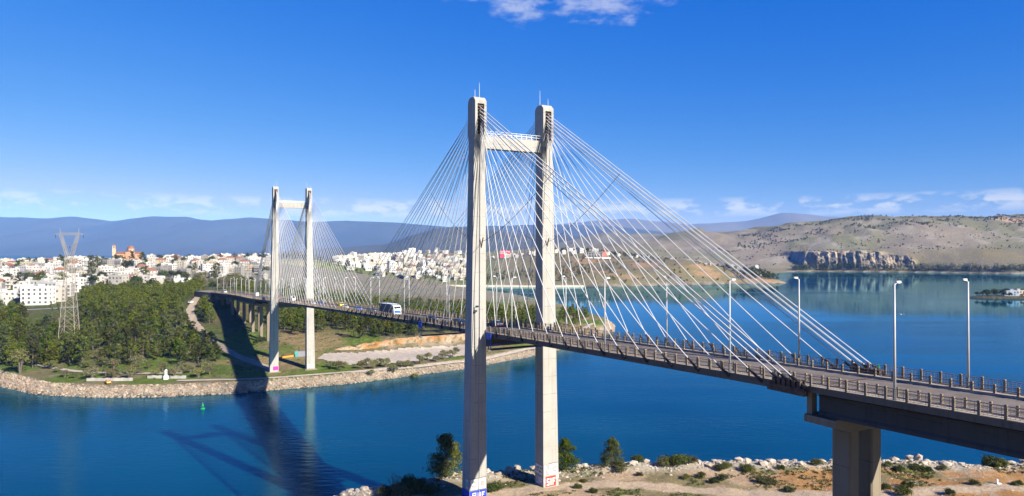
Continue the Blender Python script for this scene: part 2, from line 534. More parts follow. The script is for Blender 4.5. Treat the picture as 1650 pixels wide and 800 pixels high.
CP = [  # x, y, height
    (-233, 330, 5), (-176, 303, 4.2), (-205, 309, 4.2), (-150, 304, 4.2), (-119, 312, 4.4), (-106, 325, 4.8), (-95, 331, 4.6), (-103, 313, 3.6), (-72, 328, 3.2), (-48, 344, 3.3), (-20, 368, 3.6), (10, 408, 3.8), (45, 462, 4.2), (-75, 350, 5), (-45, 366, 5.3), (-24, 390, 5.8), (-85, 366, 5.6),
    (-50, 388.5, 5.4), (-84, 372.5, 5.4), (-20, 401, 5.8), (-67, 380.5, 5.4), (-35, 395, 5.6), (-52, 399, 11.8), (-87, 383, 8.6), (-24, 412, 12.6), (-69, 391, 10.8), (-38, 405, 12.2), (-8, 418, 12), (-60, 430, 13), (0, 450, 12), (20, 470, 10), (40, 520, 9), (30, 600, 8), (-50, 600, 13), (-60, 520, 14), (-150, 620, 16),
    (-240, 360, 8), (-200, 350, 7.5), (-160, 340, 7), (-240, 420, 14), (-190, 430, 14), (-150, 400, 10), (-165, 440, 14), (-260, 480, 19), (-300, 480, 19.5), (-340, 480, 20),
    (-360, 500, 20.5), (-350, 560, 24), (-290, 560, 23), (-220, 505, 29.5), (-235, 540, 29.5), (-240, 600, 29), (-205, 500, 27.5), (-190, 470, 18), (-250, 500, 22),
    (-330, 640, 27), (-400, 700, 31), (-500, 700, 32), (-250, 700, 30), (-150, 800, 24), (-300, 800, 37), (-450, 850, 37), (-600, 850, 35),
    (-530, 950, 47), (-600, 1000, 40), (-400, 1000, 42), (-380, 1200, 47), (-500, 1200, 42), (-800, 1200, 38), (-900, 1000, 36), (-300, 950, 38),
    (-650, 1450, 25), (-450, 1500, 42), (-330, 1300, 34), (-280, 1700, 40), (-200, 1300, 17), (-100, 1300, 15), (-150, 1500, 27), (0, 1700, 36), (-200, 2000, 50), (0, 2300, 55),
    (-300, 2400, 46), (-200, 3200, 30), (100, 3300, 34), (0, 1250, 10), (80, 1300, 26), (110, 1420, 46), (60, 1600, 57), (160, 1620, 60), (240, 1500, 45), (280, 1350, 40), (330, 1330, 44),
    (230, 1260, 26), (400, 1330, 28), (340, 1500, 42), (460, 1500, 18), (520, 1650, 16), (300, 1900, 42), (450, 1900, 30), (200, 2200, 60), (620, 1990, 16), (700, 2050, 20),
    (430, 2300, 62), (560, 2500, 92), (700, 2580, 146), (790, 2600, 118), (860, 2560, 118), (950, 2500, 134), (1050, 2450, 150), (1250, 2500, 176), (1400, 2550, 184),
    (1550, 2480, 180), (1700, 2500, 184), (1850, 2450, 182), (2200, 2450, 176), (3000, 2500, 170), (4500, 2600, 150),
    (900, 2150, 50), (1150, 2120, 80), (1000, 2150, 82), (1450, 2000, 66), (1600, 2000, 70), (1250, 2200, 110), (1450, 2250, 132), (1700, 2150, 110), (2000, 2100, 105), (2600, 2100, 90), (780, 2200, 48),
    (400, 3300, 50), (420, 3700, 130), (520, 3800, 168), (620, 3800, 150), (250, 3700, 75), (900, 3400, 130), (1500, 3600, 140), (2500, 3600, 150), (0, 4500, 20), (900, 5000, 90), (2500, 5500, 120), (4500, 4500, 120)]
CP = np.array(CP, float)
_pts = CP[:, :2]
_D = np.hypot(_pts[:, None, 0] - _pts[None, :, 0], _pts[:, None, 1] - _pts[None, :, 1])
_A = np.zeros((len(CP) + 1, len(CP) + 1)); _A[:-1, :-1] = -_D - np.eye(len(CP)) * 1.0; _A[-1, :-1] = 1; _A[:-1, -1] = 1
_W = np.linalg.solve(_A, np.append(CP[:, 2], 0))


def broad(x, y):
    shp = np.shape(x); x = np.ravel(np.asarray(x, float)); y = np.ravel(np.asarray(y, float))
    o = np.full(x.shape, _W[-1])
    for i in range(len(CP)):
        o -= _W[i] * np.hypot(x - _pts[i, 0], y - _pts[i, 1])
    return o.reshape(shp)


CLIFF = np.array([(838, 1990), (880, 1998), (960, 1975), (1035, 1945), (1100, 1925), (1150, 1935)], float)


def height(x, y, with_sd=False):
    x = np.asarray(x, float); y = np.asarray(y, float)
    s = shore_sd(x, y)
    g = broad(x, y)
    g = np.maximum(g, 4.0)
    w = np.interp(y, [300, 700, 1100, 1900], [7, 9, 45, 170])
    h = g * np.clip(s / w, 0, 1) ** 0.8
    h = np.where(s < 0, np.maximum(s * 0.5, -6.0), h)
    amp = np.interp(y, [300, 600, 1500, 2600, 4000], [0.35, 0.8, 2.5, 13, 20]) * smooth01(2, 40, s) * smooth01(4, 40, h)
    sc = np.interp(y, [300, 600, 1500, 2600], [14, 30, 80, 130])
    h = h + amp * 2.0 * (fbm(x / 90.0, y / 90.0, 5, 0.55) - 0.5)
    # gullies on the big hill
    hill = smooth01(2000, 2250, y) * smooth01(650, 900, x)
    h = h + hill * 9.0 * (np.abs(fbm(x / 150 + 3, y / 320, 4) - 0.5) * 4 - 0.6)
    # sea cliff on the big hill
    cy = np.interp(x, CLIFF[:, 0], CLIFF[:, 1])
    rib = (fbm(x / 38.0, y / 90.0, 5, 0.6) - 0.5) * 80
    inc = smooth01(856, 874, x) * (1 - smooth01(1128, 1155, x))
    top = 60 - 12 * smooth01(980, 1140, x) + 16 * (fbm(x / 30.0, 0 * x + 3.3, 3) - 0.5)
    step = smooth01(-2, 15, y - cy - rib) * top
    hc = np.where(y - cy - rib < -2, np.minimum(h, 9), np.maximum(h, step))
    h = np.where(inc > 0, h * (1 - inc) + hc * inc, h)
    if with_sd:
        return h, s
    return h


def Z(x, y):
    return float(height(np.array([x]), np.array([y]))[0])


# axis of the viaduct in plan, for keeping trees clear of it
VIA = np.array([axis(u)[0] for u in range(-440, 100, 6)])


def via_dist(x, y):
    return float(np.min(np.hypot(VIA[:, 0] - x, VIA[:, 1] - y)))


def ground_mat():
    m, t, b, out = new_mat('ground')
    geo = N(t, 'ShaderNodeNewGeometry'); pos = geo.outputs['Position']
    at = N(t, 'ShaderNodeVertexColor', layer_name='Col')
    n1 = N(t, 'ShaderNodeTexNoise', {'Vector': pos, 'Scale': 0.22, 'Detail': 8.0, 'Roughness': 0.7})
    c = MIX(t, 1.0, at.outputs[0], RAMP(t, n1.outputs[0], ((0.3, 0.42), (0.7, 0.92))), 'MULTIPLY')
    n2 = N(t, 'ShaderNodeTexNoise', {'Vector': pos, 'Scale': 0.045, 'Detail': 10.0, 'Roughness': 0.75})
    # scrub and stones as a speckle of their own colour
    c = MIX(t, RAMP(t, n2.outputs[0], ((0.54, 0.0), (0.6, 0.75))), c, MIX(t, 0.5, at.outputs[0], (0.035, 0.045, 0.018)))
    n5 = N(t, 'ShaderNodeTexNoise', {'Vector': pos, 'Scale': 0.12, 'Detail': 8.0, 'Roughness': 0.8})
    c = MIX(t, RAMP(t, n5.outputs[0], ((0.58, 0.0), (0.66, 0.45))), c, (0.29, 0.265, 0.225))
    t.links.new(c, b.inputs['Base Color'])
    b.inputs['Roughness'].default_value = 0.95; b.inputs['Specular IOR Level'].default_value = 0.1
    n3 = N(t, 'ShaderNodeTexNoise', {'Vector': pos, 'Scale': 0.1, 'Detail': 12.0, 'Roughness': 0.75})
    bp = N(t, 'ShaderNodeBump', {'Height': n3.outputs[0], 'Strength': 0.9, 'Distance': 5.0})
    t.links.new(bp.outputs[0], b.inputs['Normal'])
    return m


M['ground'] = ground_mat()


def set_cols(me, cols):
    ca = me.color_attributes.new('Col', 'FLOAT_COLOR', 'POINT')
    c = np.ones((len(me.vertices), 4), np.float32); c[:, :3] = cols
    ca.data.foreach_set('color', c.ravel())


def grid_obj(name, X, Y, H, cols, material, keep=None):
    nr, nc = X.shape
    v = np.stack([X, Y, H], -1).reshape(-1, 3)
    i = np.arange(nr * nc).reshape(nr, nc)
    q = np.stack([i[:-1, :-1], i[:-1, 1:], i[1:, 1:], i[1:, :-1]], -1).reshape(-1, 4)
    if keep is not None:
        k = keep.ravel(); q = q[k[q].any(1)]
    used, inv = np.unique(q, return_inverse=True)
    v = v[used]; q = inv.reshape(-1, 4); cols = cols.reshape(-1, 3)[used]
    me = bpy.data.meshes.new(name)
    me.from_pydata(v.tolist(), [], q.tolist())
    me.polygons.foreach_set('use_smooth', [True] * len(me.polygons))
    set_cols(me, cols); me.materials.append(material); me.update()
    o = bpy.data.objects.new(name, me); col.objects.link(o)
    return o


def lerp3(a, b, t):
    return np.asarray(a) * (1 - t[..., None]) + np.asarray(b) * t[..., None]


def make_land():
    ys = [262.0]
    while ys[-1] < 6200: ys.append(ys[-1] * 1.0085)
    ts = np.linspace(-1.15, 1.3, 520)
    Y, T = np.meshgrid(ys, ts, indexing='ij'); X = T * Y
    H, S = height(X, Y, True)
    n1 = fbm(X / 22, Y / 22, 4); n2 = fbm(X / 60 + 9, Y / 60, 4); n3 = fbm(X / 200 + 4, Y / 200 + 8, 5)
    grass = np.array((0.14, 0.20, 0.03)); dry = np.array((0.24, 0.205, 0.10)); earth = np.array((0.40, 0.27, 0.15)); rock = np.array((0.44, 0.39, 0.31))
    scrub = np.array((0.20, 0.175, 0.115)); gtown = np.array((0.30, 0.27, 0.22)); hillg = np.array((0.25, 0.215, 0.165)); hillgreen = np.array((0.20, 0.195, 0.115))
    c = lerp3(grass, dry, smooth01(0.48, 0.66, n1))
    c = lerp3(c, np.broadcast_to(earth, c.shape), smooth01(0.6, 0.72, n2) * 0.7)
    shadeg = smooth01(10, 14, H) * (1 - smooth01(620, 760, Y)); c = lerp3(c, np.broadcast_to((0.085, 0.095, 0.03), c.shape), shadeg * 0.7)
    c = lerp3(c, np.broadcast_to(gtown, c.shape), smooth01(620, 720, Y) * 0.8)
    c = lerp3(c, lerp3(scrub, dry * 0.9, smooth01(.35, .65, n2)), smooth01(-60, 60, X) * smooth01(1100, 1160, Y))
    c = lerp3(c, lerp3((0.14, 0.17, 0.05), (0.27, 0.23, 0.13), smooth01(.4, .6, n2)), smooth01(1090, 1150, Y) * (1 - smooth01(-60, 40, X)) * smooth01(-420, -330, X) * 0.85)
    # bare slope of the knoll across the bay
    c = lerp3(c, np.broadcast_to((0.42, 0.26, 0.14), c.shape), smooth01(0.56, 0.66, fbm(X / 50 + 2, Y / 25, 3)) * smooth01(60, 140, X) * smooth01(1150, 1200, Y) * (1 - smooth01(1400, 1500, Y)) * 0.8)
    big = smooth01(1900, 2100, Y) * smooth01(300, 600, X)
    hc = lerp3(lerp3(hillg, hillgreen, smooth01(0.45, 0.62, n3)), (0.33, 0.30, 0.25), smooth01(0.55, 0.7, n2) * 0.8)
    c = lerp3(c, hc, big)
    c = lerp3(c, np.broadcast_to((0.10, 0.105, 0.055), c.shape), smooth01(150, 185, H + 30 * (n2 - 0.5)) * smooth01(0.4, 0.6, n1) * 0.8)
    c = lerp3(c, np.broadcast_to((0.2, 0.19, 0.15), c.shape), smooth01(2900, 3300, Y))
    # steep ground is bare limestone
    gy = np.gradient(H, axis=0) / np.gradient(Y, axis=0); gx = np.gradient(H, axis=1) / np.maximum(np.gradient(X, axis=1), 1e-3)
    sl = np.hypot(gx, gy)
    c = lerp3(c, np.broadcast_to((0.56, 0.47, 0.36), c.shape), smooth01(0.85, 1.5, sl) * smooth01(1200, 1300, Y) * (0.35 + 0.65 * smooth01(0.4, 0.55, fbm(X / 30 + 7, H / 14, 4))))
    # the cut bank behind the gravel lot
    cut = smooth01(0.35, 0.75, sl) * (Y < 460) * (X > -110) * (X < 20) * smooth01(12, 25, S)
    c = lerp3(c, lerp3((0.50, 0.27, 0.10), (0.55, 0.44, 0.32), smooth01(0.4, 0.6, n1)), cut)
    # quarry face high on the right
    c = lerp3(c, np.broadcast_to((0.55, 0.36, 0.24), c.shape), smooth01(1700, 1720, X) * (1 - smooth01(1800, 1840, X)) * smooth01(2330, 2360, Y) * (1 - smooth01(2440, 2470, Y)) * 0.9)
    # shore stone
    c = lerp3(c, np.broadcast_to(rock, c.shape), (1 - smooth01(4.5, 7.5, S)) * (Y < 720))
    c = lerp3(c, np.broadcast_to((0.42, 0.37, 0.30), c.shape), (1 - smooth01(2, 8, S)) * (Y >= 720) * 0.6)
    c = lerp3(c, np.broadcast_to((0.07, 0.06, 0.045), c.shape), 1 - smooth01(0.05, 0.5, H))
    o = grid_obj('ground', X, Y, H, c, M['ground'], keep=H > -2.5)
    tag(o, kind='structure')


make_land()


def make_cliff():
    xs = np.arange(856, 1152, 1.6); ts = np.linspace(0, 1.12, 34)
    X, T = np.meshgrid(xs, ts)
    cy = np.interp(X, CLIFF[:, 0], CLIFF[:, 1]) + (fbm(X / 38.0, 1960 / 90.0 + 0 * X, 5, .6) - .5) * 80
    top = 54 - 14 * smooth01(980, 1140, X) + 26 * (fbm(X / 22.0, 0 * X + 3.3, 4, .6) - .5)
    top = top * (.25 + .75 * smooth01(856, 884, X) * (1 - smooth01(1110, 1152, X)))
    Hh = 3 + top * np.minimum(T, 1.0)
    n1 = fbm(X / 17.0 + 5, Hh / 40.0, 4, .6) - .5; n2 = fbm(X / 6.0, Hh / 7.0 + 9, 4, .6) - .5; n3 = fbm(X / 2.5, Hh / 2.2 + 4, 2) - .5
    Y = cy - 13 + 10 * T + 26 * n1 + 10 * n2 + 3 * n3 + np.where(T > 1, 26, 0)
    nn = fbm(X / 14.0 + 2, Hh / 16.0 + 1, 4); n5 = fbm(X / 5.0 + 8, Hh / 11.0, 4)
    c = lerp3((0.50, 0.42, 0.33), (0.25, 0.225, 0.20), smooth01(.42, .58, nn)); c = lerp3(c, np.broadcast_to((.48, .31, .19), c.shape), smooth01(.57, .66, n5) * .6)
    c = lerp3(c, np.broadcast_to((.13, .125, .08), c.shape), smooth01(.6, .68, fbm(X / 4.0, Hh / 4.0, 3)) * .8)
    o = grid_obj('cliff', X, Y, Hh, c, M['near_ground_far']); tag(o, kind='structure')


M['near_ground_far'] = M['ground']
make_cliff()

# ---------------------------------------------------------------- far ranges
def ridge(name, dist, depth, prof, colr, seed, rough=0.30):
    px = np.array([p[0] for p in prof], float); py = np.array([p[1] for p in prof], float)
    xs = (px - 825) / F * dist; hs = HC + (Y0 - py) * dist / F
    nx = 260; X1 = np.linspace(xs[0], xs[-1], nx)
    top = np.interp(X1, xs, hs)
    rows = np.array([-1.0, -0.8, -0.6, -0.45, -0.3, -0.18, -0.08, 0.0, 0.15, 0.4, 1.0])
    fall = np.array([0.0, 0.12, 0.27, 0.42, 0.6, 0.78, 0.92, 1.0, 0.85, 0.5, 0.0])
    Xg, Rg = np.meshgrid(X1, rows); Fg = np.repeat(fall[:, None], nx, 1)
    Yg = dist + Rg * depth
    Xg = Xg * Yg / dist if False else Xg
    nz = fbm(Xg / (depth * 0.35) + seed, Yg / (depth * 0.5) + seed, 5, 0.55) - 0.5
    fine = fbm(X1 / (depth * 0.05) + seed, 0 * X1, 3) - 0.5
    Hg = top[None, :] * Fg + (nz * rough * 2.2) * top[None, :] * np.sin(np.pi * np.clip(Fg, 0, 1)) + fine[None, :] * top[None, :] * 0.03 * Fg - 4 * (Fg == 0)
    cols = np.broadcast_to(np.array(colr), Xg.shape + (3,)) * (0.75 + 0.5 * fbm(Xg / (depth * 0.12), Yg / (depth * 0.12), 4))[..., None]
    o = grid_obj(name, Xg, Yg, Hg, cols, M['ground'])
    tag(o, kind='structure')


ridge('mountain', 11000, 3600, [(-900, 372), (-500, 352), (-200, 356), (0, 350), (80, 352), (120, 349), (180, 357), (240, 349), (300, 350), (340, 356), (400, 350), (500, 358), (560, 356),
                                (640, 359), (720, 366), (800, 364), (900, 362), (1000, 366), (1100, 378), (1200, 392)], (0.055, 0.06, 0.05), 1.0)
ridge('mountain', 15000, 3500, [(700, 385), (860, 366), (950, 357), (1010, 352), (1060, 357), (1110, 362), (1150, 360), (1200, 357), (1235, 350), (1256, 343), (1285, 344), (1330, 349), (1380, 351), (1450, 354),
                                (1520, 356), (1700, 357), (2000, 352), (2400, 362), (2900, 380)], (0.12, 0.11, 0.09), 4.0, 0.2)
ridge('mountain', 6000, 1400, [(480, 402), (560, 399), (620, 394), (660, 381), (700, 369), (740, 366), (780, 370), (830, 376), (900, 379), (960, 383), (1060, 388), (1160, 392), (1300, 396)], (0.075, 0.075, 0.055), 7.0)

# ---------------------------------------------------------------- near bank (rocky terrace above the water)
NEDGE = np.array([(-400, -80), (-200, 20), (-110, 75), (-70, 102), (-48, 121), (-32, 137), (-20, 143), (-13, 148), (2, 151), (25, 155), (60, 158), (115, 156), (200, 168), (400, 200)], float)


def near_height(x, y):
    x = np.asarray(x, float); y = np.asarray(y, float)
    ye = np.interp(x, NEDGE[:, 0], NEDGE[:, 1]) + 5.0 * (fbm(x / 13.0, y / 60.0, 4) - 0.5)
    d = ye - y
    base = 13.4 + 1.4 * (fbm(x / 17.0, y / 17.0, 4) - 0.5) + 0.7 * (fbm(x / 4.0, y / 4.0, 3) - 0.5)
    base = base + np.clip((60 - y) * 0.16, 0, 24)
    lip = 0.55 * np.exp(-((d - 3.5) / 3.0) ** 2)
    z = np.where(d > 0, base + lip, base + d * 0.85 + 0.8 * (fbm(x / 3, y / 3, 3) - 0.5) * np.clip(-d, 0, 1))
    return np.maximum(z, -4.0)


def NZ(x, y):
    return float(near_height(np.array([x]), np.array([y]))[0])


def near_ground_mat():
    m, t, b, out = new_mat('near_ground')
    geo = N(t, 'ShaderNodeNewGeometry'); pos = geo.outputs['Position']
    at = N(t, 'ShaderNodeVertexColor', layer_name='Col')
    n1 = N(t, 'ShaderNodeTexNoise', {'Vector': pos, 'Scale': 1.3, 'Detail': 9.0, 'Roughness': 0.7})
    c = MIX(t, 1.0, at.outputs[0], RAMP(t, n1.outputs[0], ((0.3, 0.45), (0.7, 0.88))), 'MULTIPLY')
    n2 = N(t, 'ShaderNodeTexVoronoi', {'Vector': pos, 'Scale': 2.6, 'Randomness': 1.0})
    c = MIX(t, RAMP(t, n2.outputs['Distance'], ((0.16, 0.5), (0.28, 0.0))), c, (0.34, 0.31, 0.265))
    t.links.new(c, b.inputs['Base Color'])
    b.inputs['Roughness'].default_value = 0.95; b.inputs['Specular IOR Level'].default_value = 0.1
    n3 = N(t, 'ShaderNodeTexNoise', {'Vector': pos, 'Scale': 1.8, 'Detail': 10.0, 'Roughness': 0.7})
    bp = N(t, 'ShaderNodeBump', {'Height': n3.outputs[0], 'Strength': 0.9, 'Distance': 0.35})
    t.links.new(bp.outputs[0], b.inputs['Normal'])
    return m


M['near_ground'] = near_ground_mat()
TRACK = np.array([(-40, 118), (-20, 128), (-4, 135.5), (8, 139.5), (20, 142), (32, 140), (48, 137), (70, 136), (100, 139), (140, 140)], float)


def track_dist(x, y):
    best = np.full(np.shape(x), 1e9)
    for a, b in zip(TRACK[:-1], TRACK[1:]):
        e = b - a
        t = np.clip(((x - a[0]) * e[0] + (y - a[1]) * e[1]) / (e @ e), 0, 1)
        best = np.minimum(best, np.hypot(x - a[0] - t * e[0], y - a[1] - t * e[1]))
    return best


def make_near():
    xs = np.concatenate([np.arange(-400, -70, 12), np.arange(-70, 150, 0.7), np.arange(150, 401, 12)])
    ys = np.concatenate([np.arange(-420, 105, 9), np.arange(105, 185, 0.7), [190, 200, 215]])
    X, Y = np.meshgrid(xs, ys)
    H = near_height(X, Y)
    ye = np.interp(X, NEDGE[:, 0], NEDGE[:, 1]); d = ye - Y
    n1 = fbm(X / 6, Y / 6, 4); n2 = fbm(X / 11 + 5, Y / 7, 4); n3 = fbm(X / 3 + 2, Y / 3, 4)
    sand = np.array((0.44, 0.32, 0.205)); ochre = np.array((0.42, 0.225, 0.08)); grass = np.array((0.115, 0.14, 0.03)); dry = np.array((0.22, 0.18, 0.09)); rock = np.array((0.46, 0.41, 0.33))
    c = lerp3(dry, grass, smooth01(0.45, 0.6, n1))
    c = lerp3(c, np.broadcast_to(sand, c.shape), smooth01(0.46, 0.58, n2))
    c = lerp3(c, np.broadcast_to(ochre, c.shape), smooth01(0.42, 0.56, n3 * 0.5 + n2 * 0.5) * smooth01(45, 62, X) * (1 - smooth01(10, 17, np.abs(Y - 145))))
    td = track_dist(X, Y) + 1.6 * (n3 - 0.5)
    c = lerp3(c, np.broadcast_to((0.50, 0.385, 0.265), c.shape), (1 - smooth01(1.7, 2.6, td)))
    c = lerp3(c, np.broadcast_to(rock, c.shape), (1 - smooth01(3.0, 8.0, d + 4 * (n1 - 0.5))) * 0.85)
    c = lerp3(c, np.broadcast_to((0.06, 0.055, 0.045), c.shape), 1 - smooth01(0.1, 0.8, H))
    o = grid_obj('near_bank', X, Y, H, c, M['near_ground'], keep=H > -3.5)
    tag(o, kind='structure')


make_near()

# ================================================================ THE BRIDGE
bridge = empty('cable_stayed_bridge', (C0[0], C0[1], 0.0))
tag(bridge, 'white concrete cable-stayed bridge with two H-shaped pylons crossing the strait', 'bridge')
BO = np.array([C0[0], C0[1], 0.0])
HW = 6.1                        # half width of the deck
U_FAR, U_END, U_JOINT = -414.0, 190.0, 73.6
CABLE_EDGE = 6.25


def run(name, section, material, u0, u1, step=4.0, parent=None):
    """extrude a (v, dz) section along the bridge, dz above the soffit"""
    us = np.linspace(u0, u1, max(2, int(abs(u1 - u0) / step) + 1))
    mb = MB()
    mb.strip([[B(u, v, ZD(u) + dz) for v, dz in section] for u in us])
    return mb.build(name, material, parent or bridge, origin=B((u0 + u1) / 2, 0, ZD((u0 + u1) / 2)))


def rect(v0, v1, z0, z1):
    return [(v0, z0), (v1, z0), (v1, z1), (v0, z1)]


# slab of the cable-stayed part, thin
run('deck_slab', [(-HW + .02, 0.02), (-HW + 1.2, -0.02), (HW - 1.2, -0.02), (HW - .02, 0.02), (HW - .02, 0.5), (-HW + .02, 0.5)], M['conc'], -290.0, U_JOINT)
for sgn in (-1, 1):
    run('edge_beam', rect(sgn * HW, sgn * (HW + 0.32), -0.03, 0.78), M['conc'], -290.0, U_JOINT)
    run('kerb', rect(sgn * 4.25, sgn * 4.55, 0.5, 0.86), M['curb'], U_FAR, U_END)
    run('pavement', rect(sgn * 4.56, sgn * (HW - 0.01), 0.5, 0.74), M['curb'], U_FAR, U_END)
run('road_surface', rect(-4.24, 4.24, 0.5, 0.6), M['asphalt'], U_FAR, U_END)
for v in (-3.95, 3.95):
    run('edge_line', rect(v - 0.07, v + 0.07, 0.596, 0.604), M['line'], U_FAR, U_END)
mbl = MB(); k = U_FAR
while k < U_END:
    a, c = k, k + 3.0
    mbl.hexa([B(a, -0.07, ZD(a) + .596), B(c, -0.07, ZD(c) + .596), B(c, 0.07, ZD(c) + .596), B(a, 0.07, ZD(a) + .596), B(a, -0.07, ZD(a) + .605), B(c, -0.07, ZD(c) + .605), B(c, 0.07, ZD(c) + .605), B(a, 0.07, ZD(a) + .605)])
    k += 8.0
ol = mbl.build('centre_line', M['line'], bridge); tag(ol, kind='stuff')
# approach spans: slab on deep girders with a fascia
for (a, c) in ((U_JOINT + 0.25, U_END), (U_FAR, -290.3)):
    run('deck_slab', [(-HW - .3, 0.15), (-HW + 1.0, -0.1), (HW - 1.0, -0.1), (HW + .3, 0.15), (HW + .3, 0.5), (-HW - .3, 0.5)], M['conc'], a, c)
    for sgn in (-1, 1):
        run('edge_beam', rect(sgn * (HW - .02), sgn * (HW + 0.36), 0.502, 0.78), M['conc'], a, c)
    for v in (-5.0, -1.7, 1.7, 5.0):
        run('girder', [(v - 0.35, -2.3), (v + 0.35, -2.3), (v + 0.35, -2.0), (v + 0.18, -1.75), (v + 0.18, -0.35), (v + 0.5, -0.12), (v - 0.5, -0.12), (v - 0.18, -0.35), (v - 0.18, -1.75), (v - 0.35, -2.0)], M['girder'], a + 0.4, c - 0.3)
jb = MB()
jb.hexa([B(U_JOINT - .1, -6.4, ZD(73) + .55), B(U_JOINT + .35, -6.4, ZD(73) + .55), B(U_JOINT + .35, 6.4, ZD(73) + .55), B(U_JOINT - .1, 6.4, ZD(73) + .55),
         B(U_JOINT - .1, -6.4, ZD(73) + .63), B(U_JOINT + .35, -6.4, ZD(73) + .63), B(U_JOINT + .35, 6.4, ZD(73) + .63), B(U_JOINT - .1, 6.4, ZD(73) + .63)])
jb.build('expansion_joint', M['rust'], bridge)


# ---- railings
def bar(mb, u0, u1, v, z0, z1, t=0.05, m=0):
    mb.hexa([B(u0, v - t, ZD(u0) + z0), B(u1, v - t, ZD(u1) + z0), B(u1, v + t, ZD(u1) + z0), B(u0, v + t, ZD(u0) + z0),
             B(u0, v - t, ZD(u0) + z1), B(u1, v - t, ZD(u1) + z1), B(u1, v + t, ZD(u1) + z1), B(u0, v + t, ZD(u0) + z1)], m)


def post_mesh(w, d, h):
    mb = MB(); a, b_ = w / 2, d / 2; cc = 0.03
    mb.strip([[(-a, -b_, 0), (a, -b_, 0), (a, b_, 0), (-a, b_, 0)], [(-a, -b_, h - cc), (a, -b_, h - cc), (a, b_, h - cc), (-a, b_, h - cc)],
              [(-a + cc, -b_ + cc, h), (a - cc, -b_ + cc, h), (a - cc, b_ - cc, h), (-a + cc, b_ - cc, h)]])
    return mb.mesh('post', M['post'])


PM_OUT, PM_IN = post_mesh(0.2, 0.2, 1.22), post_mesh(0.2, 0.18, 0.86)


def railing(sgn, outer):
    v = sgn * (HW + 0.16) if outer else sgn * 4.42
    z0 = 0.775 if outer else 0.855
    hh = 1.22 if outer else 0.86
    rail = MB(); rest = MB()
    us = np.arange(U_FAR + 1.0, 150.0, 1.98)
    zz = (0.14, 0.32, 0.5, 0.68, 0.86, 1.06) if outer else (0.34, 0.66)
    for u in us[:-1]:
        if outer and abs(u + 1) < 0.1: pass
        u1 = u + 1.98
        for k, z in enumerate(zz):
            th = 0.035 if (outer and k < len(zz) - 1) else 0.06
            if outer and k < len(zz) - 1 and u < -120: continue
            bar(rail, u, u1, v, z0 + z - th / 2, z0 + z + th / 2, th / 2)
        if outer and u > 10:          # upright wires of the panels
            for q in (0.33, 0.66, 0.99, 1.32, 1.65):
                rail.hexa([B(u + q + a, v + b_, ZD(u + q) + z0 + c) for c in (0.1, 1.06) for a, b_ in ((-.012, -.012), (.012, -.012), (.012, .012), (-.012, .012))])
    ro = rail.build('railing' if outer else 'guard_rail', M['panel'] if outer else M['post'], bridge, origin=B(0, v, ZD(0) + z0))
    lo = 5.0 if outer else 25.0
    for u in us:
        if u > lo:
            p = B(u, v, ZD(u) + z0)
            o = link_mesh('post', PM_OUT if outer else PM_IN, ro, p - WL[ro.name], math.atan2(-EU[1], -EU[0]))
        else:
            rest.hexa([B(u + a, v + b_, ZD(u) + z0 + c) for c in (0, hh) for a, b_ in ((-.13, -.11), (.13, -.11), (.13, .11), (-.13, .11))])
    o = rest.build('post_row', M['post'], ro); tag(o, kind='stuff')


for sgn in (-1, 1):
    railing(sgn, True); railing(sgn, False)

# ---- pylons
def sec(up, s, z, uh, vi, vo):
    """ring of a leg: inner face vi, outer face vo (measured from the axis), s = side"""
    pts = [(up - uh, s * vi), (up + uh, s * vi), (up + uh, s * vo), (up - uh, s * vo)]
    if s < 0: pts = pts[::-1]
    return [B(u, v, z) for u, v in pts]


def vout(z): return np.interp(z, [0, 83.5], [10.45, 8.95])


def uhalf(z): return np.interp(z, [0, 83.5], [1.78, 1.22])


def strokes(o_name, rects, face, material, parent):
    """flat spray-paint: rects (a0, a1, b0, b1) on a leg face; face(a, b, out) gives a point"""
    if material is M['white'] and len(rects) > 3:
        strokes(o_name, [(a - .08, b_ + .08, c - .08, d + .08) for a, b_, c, d in rects], lambda a, b_, o: face(a, b_, o - 0.003), M['gblack'], parent)
        face0 = face; face = lambda a, b_, o: face0(a, b_, o + 0.008)
    mb = MB()
    for a0, a1, b0, b1 in rects:
        mb.hexa([face(a0, b0, 0.004), face(a1, b0, 0.004), face(a1, b1, 0.004), face(a0, b1, 0.004), face(a0, b0, 0.012), face(a1, b0, 0.012), face(a1, b1, 0.012), face(a0, b1, 0.012)])
    return mb.build(o_name, material, parent)


